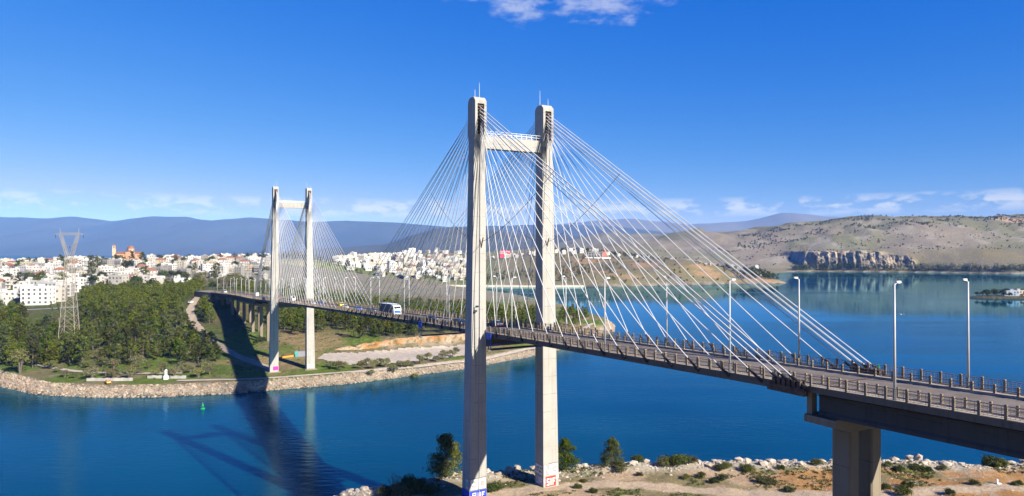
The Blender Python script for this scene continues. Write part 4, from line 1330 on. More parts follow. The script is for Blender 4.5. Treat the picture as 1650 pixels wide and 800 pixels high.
PINES = [pine_parts(100 + k, 10.5 + 0.5 * (k % 4), 3.9 + 0.35 * (k % 5), 40, 17, (0.30, 0.6), 0.2 + 0.05 * (k % 3), 0.36 + 0.1 * (k % 3)) for k in range(9)]
OLIVES = [round_parts(200 + k, 4.6, 2.5, 20, 34, (0.16, 0.34), M['olive'], 0.22) for k in range(4)]
BROADS = [round_parts(300 + k, 9.0, 4.0, 26, 26, (0.28, 0.55), M['dark_leaf'], 0.2) for k in range(4)]
EUCS = [round_parts(320 + k, 14.0, 4.4, 34, 26, (0.3, 0.55), M['olive'], 0.15, 4) for k in range(2)]
CYPR = [pine_parts(400 + k, 11.0, 1.15, 30, 16, (0.22, 0.42), 0.06, 0.5) for k in range(2)]


def plant(kind, name, x, y, z, sc, rz):
    root = empty(name, (x, y, z), rz); root.scale = (sc, sc, sc * random.uniform(0.9, 1.12))
    link_mesh('trunk', kind[0], root); link_mesh('crown', kind[1], root)
    return root


def path_dist(pl, x, y):
    best = 1e9
    for a, b_ in zip(pl[:-1], pl[1:]):
        e = b_ - a; t = min(1, max(0, ((x - a[0]) * e[0] + (y - a[1]) * e[1]) / (e @ e)))
        best = min(best, math.hypot(x - a[0] - t * e[0], y - a[1] - t * e[1]))
    return best


ROAD_TOWN = np.array([(-420, 470), (-372, 468), (-338, 478), (-318, 492), (-296, 505), (-285, 540), (-280, 600)], float)
TRACK_VIA = np.array([(-243, 540), (-222, 470), (-205, 440), (-180, 402), (-160, 375), (-140, 350), (-122, 333), (-112, 322)], float)
SHORE_PATH = np.array([(-235, 322), (-205, 306), (-176, 300), (-150, 301.5), (-119, 305), (-103, 312), (-72, 327), (-50, 342), (-20, 366), (16, 412), (46, 470), (62, 515)], float)
LOT = np.array([(-100, 350), (-86, 338), (-57, 347), (-30, 366), (-14, 384), (-18, 404), (-50, 391), (-84, 375), (-102, 364)], float)


def in_poly(pl, x, y):
    c = False
    for i in range(len(pl)):
        a, b_ = pl[i], pl[i - 1]
        if (a[1] > y) != (b_[1] > y) and x < (b_[0] - a[0]) * (y - a[1]) / (b_[1] - a[1]) + a[0]: c = not c
    return c


def ribbon(name, pl, w, material, lift=0.12, hf=None, sub=3.0):
    hf = hf or height
    pts = [pl[0]]
    for a, b_ in zip(pl[:-1], pl[1:]):
        n = max(1, int(np.linalg.norm(b_ - a) / sub))
        pts += [a + (b_ - a) * (i + 1) / n for i in range(n)]
    pts = np.array(pts)
    k = np.ones(5) / 5
    if len(pts) > 8:
        sm = np.stack([np.convolve(np.pad(pts[:, i], 2, mode='edge'), k, 'valid') for i in (0, 1)], 1); pts = sm
    tg = np.gradient(pts, axis=0); tg /= np.linalg.norm(tg, axis=1)[:, None]
    nr = np.stack([-tg[:, 1], tg[:, 0]], 1)
    rows = []
    for p, q in zip(pts, nr):
        wj = w * (0.9 + 0.2 * random.random())
        row = [p + q * wj * s for s in (-1, -.5, 0, .5, 1)]
        hh = max(float(h_) for h_ in hf(np.array([r[0] for r in row]), np.array([r[1] for r in row])))
        hs = hf(np.array([r[0] for r in row]), np.array([r[1] for r in row]))
        rows.append([(r[0], r[1], 0.5 * float(z_) + 0.5 * hh + lift) for r, z_ in zip(row, hs)])
    mb = MB(); mb.strip(rows, close=False)
    o = mb.build(name, material, smooth=True); tag(o, kind='structure')
    return o


M['gravel'] = mat('pale_gravel', (0.33, 0.285, 0.235), 0.95, 0.18, 0.4, 0.3, 4)
M['dirt'] = mat('dirt_track', (0.29, 0.23, 0.17), 0.95, 0.2, 0.4, 0.3, 4)
M['tarmac'] = mat('town_tarmac', (0.20, 0.19, 0.18), 0.9, 0.15, 0.3)
ribbon('path', SHORE_PATH[3:], 1.5, M['gravel'], 0.2)
ribbon('dirt_road', TRACK_VIA, 2.5, M['dirt'], 0.15)
ribbon('road', ROAD_TOWN, 3.4, M['tarmac'], 0.15)
ribbon('path', SHORE_PATH[:4] + np.array([0, 14.0]), 1.6, M['gravel'], 0.2)


def make_lot():
    xs = np.arange(-104, -10, 2.0); ys = np.arange(334, 412, 2.0)
    mb = MB(); idx = {}
    for x in xs:
        for y in ys:
            if in_poly(LOT, x, y): idx[(x, y)] = len(idx)
    pts = list(idx.keys())
    hs = height(np.array([p[0] for p in pts]), np.array([p[1] for p in pts]))
    fs = []
    for (x, y), i in idx.items():
        q = [(x, y), (x + 2.0, y), (x + 2.0, y + 2.0), (x, y + 2.0)]
        if all(t in idx for t in q): fs.append(tuple(idx[t] for t in q))
    mb.add([(p[0], p[1], min(float(h_), 6.6) + 0.3) for p, h_ in zip(pts, hs)], fs)
    o = mb.build('gravel_lot', M['gravel']); tag(o, kind='structure')


make_lot()


def cut_bank():
    pl = np.array([(-108, 366), (-84, 376.5), (-50, 392.5), (-16, 406), (0, 412)], float)
    t = np.linspace(0, 1, 90); seg = np.cumsum(np.r_[0, np.linalg.norm(np.diff(pl, axis=0), axis=1)]); seg /= seg[-1]
    cx = np.interp(t, seg, pl[:, 0]); cy = np.interp(t, seg, pl[:, 1])
    rows = np.array([0, .12, .3, .5, .7, .88, 1.0, 1.15])
    top = np.interp(t, [0, .15, .4, 1], [5.5, 8.5, 11.5, 13.2])
    X = np.zeros((len(rows), 90)); Y = X * 0; H = X * 0
    for i, r in enumerate(rows):
        nz = fbm(cx / 2.2 + i * 0.7, cy / 2.2 + r * 4, 4, .6) - .5
        off = np.interp(r, [0, 1, 1.15], [0, 3.2, 8]) + nz * 3.6
        X[i] = cx - .37 * off; Y[i] = cy + .93 * off
        H[i] = 4.9 + (top - 4.9) * min(r, 1.0) + nz * 1.6 - (2.5 if r > 1 else 0)
    n = fbm(X / 4, Y / 4 + H, 4)
    n4 = fbm(X / 1.7, Y / 1.7 + H * .8, 4)
    c = lerp3((0.40, 0.19, 0.065), (0.42, 0.32, 0.22), smooth01(.40, .58, n)); c = lerp3(c, np.broadcast_to((.10, .10, .04), c.shape), smooth01(.55, .64, n4) * .8); c = lerp3(c, np.broadcast_to((.36, .30, .23), c.shape), (1 - smooth01(5.4, 7.2, H)) * .7)
    o = grid_obj('cut_bank', X, Y, H, c, M['near_ground']); tag(o, kind='structure')


cut_bank()

# ---- pine woods
cand = []
tries = 0
placed = []


def far_enough(x, y, d):
    for (a, b_) in placed:
        if abs(a - x) < d and abs(b_ - y) < d and (a - x) ** 2 + (b_ - y) ** 2 < d * d: return False
    return True


def wood(n, tr, yr, dmin, test, zone):
    k = 0; tr_ = 0
    while k < n and tr_ < n * 40:
        tr_ += 1
        y = random.uniform(*yr); x = random.uniform(*tr) * y
        if not test(x, y) or via_dist(x, y) < 15 or path_dist(ROAD_TOWN, x, y) < 7 or path_dist(TRACK_VIA, x, y) < 7.5 or path_dist(SHORE_PATH, x, y) < 6: continue
        if not far_enough(x, y, dmin): continue
        if float(shore_sd(np.array([x]), np.array([y]))[0]) < 12: continue
        placed.append((x, y)); cand.append((x, y, zone)); k += 1


def left_test(x, y):
    px = 825 + F * x / y
    if y < 330: return False
    if px < 135: return y < (400 if px > 36 else 450)
    if px > 345 - (y - 380) * 0.12: return False
    if fbm(np.array([x / 24.]), np.array([y / 24.]))[0] < (0.49 if y < 385 else 0.37): return False
    return y < 585 - 0.25 * max(0, 190 - px)


wood(450, (-0.76, -0.43), (330, 590), 5.2, left_test, 'left')


def mid_test(x, y):
    if in_poly(LOT, x, y): return False
    # right of the viaduct, behind the cut bank
    yl = np.interp(x, [-130, -95, -80, -50, -20, 10, 30, 45, 62], [384, 384, 390, 400, 416, 440, 462, 485, 520])
    if y < yl: return False
    if x < -88 and y < 415 and fbm(np.array([x / 18.]), np.array([y / 18.]))[0] < 0.5: return False
    return x < 66


wood(120, (-0.36, 0.13), (385, 460), 5.0, mid_test, 'mid')
wood(230, (-0.40, 0.13), (395, 590), 5.2, mid_test, 'mid')
cand.sort(key=lambda c: c[1])
far_v, far_f, nb = [], [], 0
far_tr = MB()
for i, (x, y, zone) in enumerate(cand):
    z = Z(x, y) - 0.2; k = random.randrange(len(PINES)); sc = random.uniform(0.72, 1.12) * ((0.72 if x > 30 or y > 520 else 0.86) if zone == 'mid' else 1.0); rz = random.uniform(0, 6.28)
    if i < 300:
        o = plant(PINES[k], 'pine_tree', x, y, z, sc, rz)
        px = 825 + F * x / y
        size = 'small' if sc < 0.85 else ('tall' if sc > 1.0 else 'mid-sized')
        if zone == 'left':
            where = 'left of the lattice mast' if px < 96 else ('right behind the lattice mast' if px < 135 else ('below the domed church' if px < 240 else ('midway from mast to viaduct' if px < 290 else 'beside the viaduct dirt road')))
            row = 'shore-side row' if y < 375 else ('front half' if y < 430 else ('back half' if y < 500 else 'last row'))
        else:
            where = 'just right of the far pylon' if px < 560 else ('behind the lorry' if px < 680 else ('left of the near pylon' if px < 752 else ('between the near pylon legs' if px < 870 else 'near the tip of the point')))
            row = 'front row' if y < 425 else ('second rows' if y < 470 else 'back rows')
        lb = '%s pine tree %s, in the %s' % (size, where, row)
        tag(o, lb, 'tree', 'pine trees on the far bank')
    else:
        me = PINES[k][1]
        v = np.empty(len(me.vertices) * 3); me.vertices.foreach_get('co', v); v = v.reshape(-1, 3) * sc
        c, s_ = math.cos(rz), math.sin(rz)
        v = np.stack([v[:, 0] * c - v[:, 1] * s_ + x, v[:, 0] * s_ + v[:, 1] * c + y, v[:, 2] + z], 1)
        far_v.append(v); far_f.append(np.arange(len(v)).reshape(-1, 4) + nb); nb += len(v)
if far_v:
    me = crown_mesh('pine_wood', np.concatenate(far_v), np.concatenate(far_f), M['pine'])
    o = bpy.data.objects.new('pine_wood', me); col.objects.link(o)
    tag(o, 'dense pine wood at the back of the far bank', 'wood', kind='stuff')

# ---- olives, shrubs and cypresses on the far bank
OL_GROUP = 'olive trees on the far bank'
for k, (px, py) in enumerate([(532, 588), (545, 590), (556, 587), (583, 588), (592, 584), (598, 592), (604, 588), (612, 582), (622, 585), (634, 588), (645, 585), (655, 584), (664, 583), (668, 588), (677, 580), (690, 576), (703, 577), (716, 574), (728, 571), (735, 566)]):
    d = (HC - 6) * F / (py - Y0); x = (px - 825) / F * d
    o = plant(OLIVES[random.randrange(4)], 'olive_tree', x, d, Z(x, d) - 0.1, random.uniform(0.7, 1.25), random.uniform(0, 6))
    tag(o, '%s olive tree from the left in the row before the gravel lot' % ORD[k], 'tree', OL_GROUP)
for k in range(95):
    px = random.uniform(70, 350); d = random.uniform(300, 348); x = (px - 825) / F * d
    if path_dist(SHORE_PATH, x, d) < 3 or not far_enough(x, d, 4.0): continue
    placed.append((x, d))
    o = plant(OLIVES[random.randrange(4)], 'olive_tree', x, d, Z(x, d) - 0.1, random.uniform(0.6, 1.3), random.uniform(0, 6))
    tag(o, 'grey-green olive tree %s, %s' % ('left of the lattice mast' if px < 100 else 'below the lattice mast' if px < 150 else 'behind the shore huts' if px < 220 else 'by the white shrine' if px < 300 else 'next to the bridge shadow', 'at the water side' if d < 314 else ('set back from the shore' if d < 330 else 'against the pine wood')), 'tree', OL_GROUP)
o = plant(EUCS[0], 'eucalyptus_tree', *(lambda d: ((32 - 825) / F * d, d, Z((32 - 825) / F * d, d)))(318.0), 0.95, 1.0)
tag(o, 'big pale eucalyptus tree on the shore at the left edge', 'tree')
for k, px in enumerate((84, 94, 132, 152)):
    d = (452, 440, 455, 470)[k]; x = (px - 825) / F * d
    o = plant(CYPR[k % 2], 'cypress_tree', x, d, Z(x, d) - .2, random.uniform(0.9, 1.2), k)
    tag(o, 'slim dark cypress tree near the lattice mast', 'tree', 'cypresses by the mast')
for k in range(26):
    px = random.uniform(305, 425); d = random.uniform(560, 700); x = (px - 825) / F * d
    kind = random.choice([EUCS[0], EUCS[1], BROADS[0], BROADS[1]])
    o = plant(kind, 'roadside_tree', x, d, Z(x, d) - .3, random.uniform(0.7, 1.05), k)
    tag(o, '%s roadside tree behind the viaduct lamps, %s, %s' % ('pale' if kind in EUCS else 'dark', 'left end' if px < 340 else 'middle' if px < 385 else 'next to the far pylon', 'front' if d < 610 else 'second row' if d < 655 else 'back'), 'tree', 'roadside trees behind the viaduct')
for k, (px, py, sc) in enumerate([(418, 553, .9), (425, 553, .8), (412, 556, .7), (345, 560, .8), (336, 585, .7), (350, 575, .8)]):
    d = (HC - 9) * F / (py - Y0); x = (px - 825) / F * d
    o = plant(BROADS[k % 4], 'shrub', x, d, Z(x, d) - .3, 0.42 * sc + .1, k)
    tag(o, 'dark rounded shrub at the foot of the viaduct piers', 'shrub', 'shrubs by the viaduct')

# low scrub and grass tufts on the far bank
def tufts(name, n, sampler, hf, size, material, label):
    r_ = np.random.default_rng(len(name)); cl = []
    for k in range(n):
        x, y = sampler(r_)
        if x is None: continue
        cl.append((np.array([x, y, 0.0]), size * (0.6 + 0.8 * r_.random())))
    zz = hf(np.array([c[0][0] for c in cl]), np.array([c[0][1] for c in cl]))
    cl = [(np.array([c[0], c[1], float(z_) + 0.25 * r]), r) for (c, r), z_ in zip(cl, zz)]
    v, f = leaf_cloud(r_, cl, 14, (size * .25, size * .5), 0.5)
    me = crown_mesh(name, v, f, material)
    o = bpy.data.objects.new(name, me); col.objects.link(o); tag(o, label, name.replace('_', ' '), kind='stuff')


def s_far(r_):
    for _ in range(30):
        y = r_.uniform(296, 600); x = r_.uniform(-0.77, 0.14) * y
        if in_poly(LOT, x, y) or path_dist(SHORE_PATH, x, y) < 2.5 or path_dist(TRACK_VIA, x, y) < 4.5 or path_dist(ROAD_TOWN, x, y) < 5: continue
        if float(shore_sd(np.array([x]), np.array([y]))[0]) < 9: continue
        return x, y
    return None, None


tufts('scrub', 1500, s_far, height, 0.85, M['bush'], 'low green scrub spread over the far bank')

# ================================================================ THE TOWN
WALLS = [(0.39, 0.38, 0.36), (0.32, 0.30, 0.27), (0.40, 0.39, 0.37), (0.27, 0.25, 0.20), (0.35, 0.34, 0.32), (0.21, 0.20, 0.18), (0.39, 0.37, 0.36), (0.29, 0.24, 0.17), (0.36, 0.35, 0.34), (0.17, 0.16, 0.15)]
M['wall'] = rand_wall('house_wall', WALLS)
M['tile'] = mat('roof_tiles', (0.21, 0.095, 0.058), 0.85, 0.25, 0.6, 0.2, 5)
M['flat'] = mat('flat_roof', (0.30, 0.29, 0.275), 0.9, 0.2, 0.3)
M['shut'] = mat('dark_window', (0.09, 0.09, 0.095), 0.3, 0.2, 0.5)
M['awn'] = mat('awning', (0.28, 0.16, 0.09), 0.8, 0.25, 0.3)


def house_bits(r_, w, dp, fl, roof):
    """returns MBs in local coordinates, front towards -Y"""
    h = fl * 3.1 + 0.4
    wall, rf, win, bal = MB(), MB(), [], []
    wall.box((0, 0, h / 2 - 1.5), (w, dp, h + 3.0))
    if roof == 'flat':
        t = 0.22
        for c, s in (((0, -dp / 2 + t / 2, h + .4), (w, t, .8)), ((0, dp / 2 - t / 2, h + .4), (w, t, .8)), ((-w / 2 + t / 2, 0, h + .4), (t, dp - 2 * t, .8)), ((w / 2 - t / 2, 0, h + .4), (t, dp - 2 * t, .8))):
            wall.box((c[0], c[1], c[2] + 0.001), s)
        rf.box((0, 0, h + 0.03), (w - .5, dp - .5, .06))
        px, py = (r_.random() - .5) * w * .5, (r_.random() - .1) * dp * .35
        wall.box((px, py, h + 1.3), (3.2, 3.6, 2.5)); rf.box((px, py, h + 2.6), (3.6, 4.0, .12))
    else:
        e = 0.5; a, b_ = w / 2 + e, dp / 2 + e; rg = max(0.5, (w - dp) / 2 + 1.0); hh = 0.24 * dp + .5
        rf.add([(-a, -b_, h), (a, -b_, h), (a, b_, h), (-a, b_, h), (-rg, 0, h + hh), (rg, 0, h + hh), (-a, -b_, h + .15), (a, -b_, h + .15), (a, b_, h + .15), (-a, b_, h + .15)],
               [(0, 3, 2, 1), (0, 1, 7, 6), (1, 2, 8, 7), (2, 3, 9, 8), (3, 0, 6, 9), (6, 7, 5, 4), (7, 8, 5), (8, 9, 4, 5), (9, 6, 4)])
    nb_ = max(2, int(w / 3.2)); bx = w / nb_
    balcony = r_.random() < 0.65
    for f_ in range(fl):
        z = f_ * 3.1 + 1.9
        for i in range(nb_):
            if r_.random() < 0.12: continue
            x = -w / 2 + bx * (i + .5); ww = 1.2 + 0.6 * r_.random()
            m_ = MB(); m_.box((x, -dp / 2 + 0.02, z), (ww, 0.16, 1.5 if r_.random() < .6 else 2.0)); win.append(m_)
        for s in (-1, 1):
            for j in range(max(1, int(dp / 4))):
                m_ = MB(); y = -dp / 2 + dp / max(1, int(dp / 4)) * (j + .5); m_.box((s * (w / 2 - 0.02), y, z), (0.16, 1.2, 1.4)); win.append(m_)
        if balcony and f_ > 0:
            m_ = MB(); x0 = 0 if r_.random() < .5 else (w * .18 * (1 if r_.random() < .5 else -1)); bw = w * (0.96 if x0 == 0 else .6)
            m_.box((x0, -dp / 2 - .66, f_ * 3.1 + .3), (bw, 1.3, .16))
            m_.box((x0, -dp / 2 - 1.26, f_ * 3.1 + .85), (bw, .1, .94))
            bal.append(m_)
    return wall, rf, win, bal, h


def merged(ms):
    """one mesh: wall 0, roof 1, window 2"""
    wall, rf, win, bal, h, roof = ms
    mb = MB()
    mb.add(wall.v, wall.f, 0); mb.add(rf.v, rf.f, 1)
    for w_ in win: mb.add(w_.v, w_.f, 2)
    for b_ in bal: mb.add(b_.v, b_.f, 0)
    return mb


HV = []
for k in range(26):
    r_ = np.random.default_rng(900 + k)
    fl = [2, 3, 3, 4, 2, 5, 3, 4, 1, 3, 6, 2, 4][k % 13]; w = r_.uniform(9, 17); dp = r_.uniform(9, 13); roof = 'tile' if k in (1, 14) else 'flat'
    bits = house_bits(r_, w, dp, fl, roof)
    mb = merged((*bits, roof))
    HV.append((mb, mb.mesh('house', [M['wall'], M['tile'] if roof == 'tile' else M['flat'], M['shut']]), w, dp, fl, roof))
WORDS = {1: 'one', 2: 'two', 3: 'three', 4: 'four', 5: 'five', 6: 'six'}
spots = []


def town(n, pxr, dr, dmin, zone, test=None):
    k = t = 0
    while k < n and t < n * 60:
        t += 1
        d = math.exp(random.uniform(math.log(dr[0]), math.log(dr[1]))); x = (random.uniform(*pxr) - 825) / F * d
        if test and not test(x, d): continue
        if float(shore_sd(np.array([x]), np.array([d]))[0]) < 14: continue
        if any((a - x) ** 2 + (b_ - d) ** 2 < dmin * dmin for a, b_, *_ in spots): continue
        spots.append((x, d, zone)); k += 1


CH = (-535.0, 955.0)                               # church
spots.append(((62 - 825) / F * 512, 512, None)); spots.append((CH[0], CH[1], None)); spots.append((CH[0] - 20, CH[1], None)); spots.append((CH[0] + 20, CH[1], None)); spots.append((CH[0], CH[1] - 18, None)); spots.append((CH[0] + 16, CH[1] - 18, None)); spots.append((CH[0] - 16, CH[1] - 18, None))


def left_town(x, d):
    px = 825 + F * x / d
    if d < 640 and px > 120: return False
    if px > 300 and d < 720: return False
    if path_dist(ROAD_TOWN, x, d) < 9: return False
    if px < 120 and d < 500: return False
    return not (px > 440)


town(26, (-40, 120), (505, 680), 17, 'left', left_town)
town(330, (-60, 440), (640, 1050), 14.0, 'left', left_town)
town(190, (-60, 440), (1050, 1420), 18, 'left', left_town)
town(45, (545, 760), (1176, 1300), 19, 'centre')
town(120, (540, 765), (1200, 1700), 22, 'centre')
town(80, (540, 765), (1700, 2600), 30, 'centre')
town(48, (775, 1000), (1500, 1760), 20, 'right')
town(22, (1080, 1235), (1480, 1950), 26, 'bay')
spots = [s for s in spots if s[2]]
# the ones that show largest stand alone, the rest form the far roofs
spots.sort(key=lambda s: s[1])
rest = MB(); hn = 0
ZONE = {'left': 'in the white town left of the far pylon', 'centre': 'on the slope across the bay between the pylons', 'right': 'on the hilltop behind the near pylon', 'bay': 'by the bay right of the near pylon'}
for x, d, zone in spots:
    k = random.randrange(len(HV)); mbv, me, w, dp, fl, roof = HV[k]
    if (zone in ('right', 'bay') and fl > 3) or (zone == 'left' and fl > 4) or (zone == 'left' and fl > 3 and abs(x / d - CH[0] / CH[1]) < 0.05): k = 0; mbv, me, w, dp, fl, roof = HV[0]
    z = Z(x, d)
    rz = math.atan2(-x, d) * 0.6 + random.choice([0, 0, 0.35, -0.5, 0.2]) + random.uniform(-.1, .1)
    hs = random.uniform(.68, .9) if zone == 'left' else random.uniform(.8, 1.0)
    if hn < 300:
        hn += 1
        if hn <= 34:          # near houses: every window and balcony is built on its own
            r_ = np.random.default_rng(5000 + hn)
            fl = int(r_.choice([2, 3, 3, 2])); w = r_.uniform(11, 17); dp = r_.uniform(9, 12); roof = 'tile' if r_.random() < .12 else 'flat'
            wall, rf, win, bal, h = house_bits(r_, w, dp, fl, roof)
            root = empty('house', (x, d, z), rz)
            wm = mat('white_render', tuple(float(c) for c in np.array(WALLS[int(r_.integers(0, 3))]) * r_.uniform(.95, 1.02)), 0.85, 0.08, 0.3)
            wall.local('wall', wm, root); rf.local('roof', M['tile'] if roof == 'tile' else M['flat'], root)
            for w_ in win: w_.local('window', M['shut'], root)
            for b_ in bal: b_.local('balcony', wm, root)
            o = root
        else:
            o = link_mesh('house', me, None, (x, d, z), rz, hs)
        px = 825 + F * x / d
        where = ZONE[zone]
        if zone == 'left':
            where = ('at the left edge' if px < 30 else 'left of the lattice mast' if px < 96 else 'behind the lattice mast' if px < 135 else 'left of the church' if px < 185 else 'around the church' if px < 245 else 'right of the church' if px < 300 else 'above the viaduct' if px < 380 else 'beside the far pylon')
            where += ', front rows' if d < 700 else (', middle rows' if d < 850 else ', back rows')
        elif zone == 'centre':
            where = 'across the bay ' + ('nearest the far pylon' if px < 610 else 'midway between pylons' if px < 690 else 'nearest the near pylon') + (', by the water' if d < 1350 else ', up the slope')
        tag(o, '%s-storey %s house with %s roof %s' % (WORDS[fl], 'white' if hn <= 34 else 'pale', 'tiled' if roof == 'tile' else 'flat', where), 'house', 'houses of the town')
    else:
        c, s_ = math.cos(rz), math.sin(rz)
        vv = np.array(mbv.v) * hs; vv = np.stack([vv[:, 0] * c - vv[:, 1] * s_ + x, vv[:, 0] * s_ + vv[:, 1] * c + d, vv[:, 2] + z], 1)
        wi = random.choice([0, 3, 4, 5]); b0 = len(rest.v)
        rest.v.extend(map(tuple, vv.tolist())); rest.f.extend([tuple(b0 + i for i in q) for q in mbv.f])
        rest.m.extend([{0: wi, 1: 1 if roof == 'tile' else 6, 2: 2}[m_] for m_ in mbv.m])
ro = rest.build('distant_houses', [mat('far_wall_white', (0.52, 0.5, 0.46), 0.85, 0.1, 0.02), M['tile'], M['shut'], mat('far_wall_cream', (0.45, 0.40, 0.32), 0.85, 0.1, 0.02), mat('far_wall_pale', (0.54, 0.53, 0.51), 0.85, 0.1, 0.02), mat('far_wall_grey', (0.38, 0.36, 0.33), 0.85, 0.1, 0.02), M['flat']], origin=(0, 0, 0))
tag(ro, 'mass of pale distant houses at the back of the town', 'houses', kind='stuff')

# ---- trees in the town
for k in range(100):
    d = random.uniform(600, 1050) if k < 70 else random.uniform(1190, 1900)
    px = random.uniform(-20, 430) if k < 70 else random.uniform(545, 765)
    x = (px - 825) / F * d
    if float(shore_sd(np.array([x]), np.array([d]))[0]) < 8 or via_dist(x, d) < 25: continue
    o = plant(random.choice(BROADS + PINES[:3]), 'town_tree', x, d, Z(x, d) - .3, random.uniform(0.9, 1.5), k)
    tag(o, 'dark green tree among the houses %s, %s' % (('left of the lattice mast' if px < 96 else 'left of the church' if px < 190 else 'right of the church' if px < 300 else 'above the viaduct') if k < 70 else ('across the bay, left' if px < 620 else 'across the bay, centre' if px < 690 else 'across the bay, right'), 'front rows' if d < (780 if k < 70 else 1400) else 'back rows'), 'tree', 'trees among the houses')
for k, (px, d, sc) in enumerate([(68, 600, 1.5), (60, 590, 1.2), (30, 760, 1.3), (100, 610, 1.4), (262, 690, 1.3), (275, 700, 1.4), (288, 705, 1.3), (300, 690, 1.2), (250, 680, 1.0)]):
    x = (px - 825) / F * d
    o = plant(BROADS[k % 4] if k > 3 else PINES[k], 'town_tree', x, d, Z(x, d) - .3, sc, k)
    tag(o, 'big dark tree standing before the first houses of the town', 'tree', 'trees among the houses')
for k in range(16):
    x = CH[0] - 34 + random.uniform(-16, 46); y = CH[1] - 24 + random.uniform(-8, 6)
    o = plant(random.choice(PINES), 'town_tree', x, y, Z(x, y) - .3, random.uniform(.7, 1.0), k)
    tag(o, 'green pine on the mound before the domed church', 'tree', 'trees round the church')


# ---- the church
def church():
    z = Z(*CH) + 3.0
    root = empty('church', (CH[0], CH[1], z), math.atan2(-CH[0], CH[1]) * 0.7)
    root.scale = (.86, .86, .86)
    tag(root, 'domed church with red tiled roofs and a square bell tower on the hill', 'church')
    cr = mat('church_wall', (0.40, 0.22, 0.13), 0.85, 0.12, 0.2); cw = mat('church_pale', (0.42, 0.32, 0.23), 0.85, 0.1, 0.2)
    mb = MB(); mb.box((0, 0, 3), (36, 14, 12)); mb.box((2, -4, 4.5), (13, 12, 15)); mb.box((2, -10.4, 2), (6, 2, 10)); mb.local('wall', cr, root)
    mb = MB()
    for x0, x1 in ((-18.5, -4.6), (8.6, 18.5)):
        mb.add([(x0, -7.6, 9.02), (x1, -7.6, 9.02), (x1, 7.6, 9.02), (x0, 7.6, 9.02), (x0, 0, 12.2), (x1, 0, 12.2)], [(0, 1, 5, 4), (2, 3, 4, 5), (0, 4, 3), (1, 2, 5), (0, 3, 2, 1)])
    mb.add([(-5, -10.6, 12.02), (9, -10.6, 12.02), (9, 2.6, 12.02), (-5, 2.6, 12.02), (2, -10.6, 14.6), (2, 2.6, 14.6)], [(0, 1, 4), (1, 2, 5, 4), (2, 3, 5), (3, 0, 4, 5), (0, 3, 2, 1)])
    mb.local('roof', M['tile'], root)
    mb = MB(); mb.lathe((2, -2, 11.8), [(5.2, 0), (5.2, 5.0), (5.5, 5.1), (5.5, 5.5)], 16); dr = mb.local('drum', cw, root)
    mb = MB(); mb.lathe((2, -2, 17.3), [(5.7, 0), (5.3, 1.5), (4.2, 3.0), (2.4, 4.1), (0.5, 4.6)], 16); mb.local('dome', M['tile'], dr)
    for k in range(8):
        a = k * math.pi / 4 + .2; mb = MB(); mb.box((2 + 5.2 * math.cos(a), -2 + 5.2 * math.sin(a), 14.6), (.3, 1.2, 2.8), rz=a); mb.local('window', M['shut'], dr)
    mb = MB(); mb.box((-22, 0, 7), (5, 5, 20)); mb.box((-22, 0, 19.6), (4.4, 4.4, 4.8)); bt = mb.local('bell_tower', cw, root)
    for a, b_ in ((0, -1), (1, 0), (-1, 0), (0, 1)):
        m_ = MB(); m_.box((-22 + a * 2.16, b_ * 2.16, 19.6), (1.9 if b_ else .2, 1.9 if a else .2, 3.0)); m_.local('belfry_opening', M['shut'], bt)
    mb = MB(); mb.add([(-24.6, -2.6, 22.05), (-19.4, -2.6, 22.05), (-19.4, 2.6, 22.05), (-24.6, 2.6, 22.05), (-22, 0, 24.4)], [(0, 1, 4), (1, 2, 4), (2, 3, 4), (3, 0, 4), (0, 3, 2, 1)]); mb.local('tower_roof', M['tile'], bt)
    for x in (-14, -9, 13, 17):
        m_ = MB(); m_.box((x, -7.0, 5.5), (1.4, .2, 3.2)); m_.local('window', M['shut'], root)


church()


# ---- single buildings across the bay
def lone(name, px, py, d, w, dp, h, colr, label, roof=None, frame=False, rc=None):
    x = (px - 825) / F * d; z = Z(x, d)
    root = empty(name, (x, d, z), 0.15); tag(root, label, 'building')
    wm = mat(name + '_wall', colr, 0.85, 0.12, 0.1)
    if frame:
        n = int(h / 3.3)
        for f_ in range(n + 1):
            m_ = MB(); m_.box((0, 0, f_ * 3.3), (w, dp, .5)); m_.local('floor_slab', wm, root)
            if f_ < n:
                for i in range(6):
                    for y in (-dp / 2 + .4, dp / 2 - .4):
                        m_ = MB(); m_.box((-w / 2 + .4 + i * (w - .8) / 5, y, f_ * 3.3 + 1.65), (.6, .6, 2.8)); m_.local('column', wm, root)
        m_ = MB(); m_.box((0, 2, h / 2), (w - 3, .3, h - .8)); m_.local('back_wall', M['shut'], root)
        m_ = MB(); m_.box((w * .62, 0, h * .45), (w * .24, dp, h * .9)); m_.local('wing', mat('red_wing', (0.5, 0.12, 0.08), .8), root)
        m_ = MB(); m_.box((2, -dp / 2 - 7, -2.2), (w * 1.7, 10, 5)); m_.local('terrace_wall', M['white'], root)
    else:
        r_ = np.random.default_rng(int(px)); fl = max(1, int(h / 3.2))
        wall, rf, win, bal, hh = house_bits(r_, w, dp, fl, 'flat')
        wall.local('wall', wm, root); rf.local('roof', M['flat'], root)
        for w_ in win: w_.local('window', M['shut'], root)
        for b_ in bal: b_.local('balcony', M['white'], root)


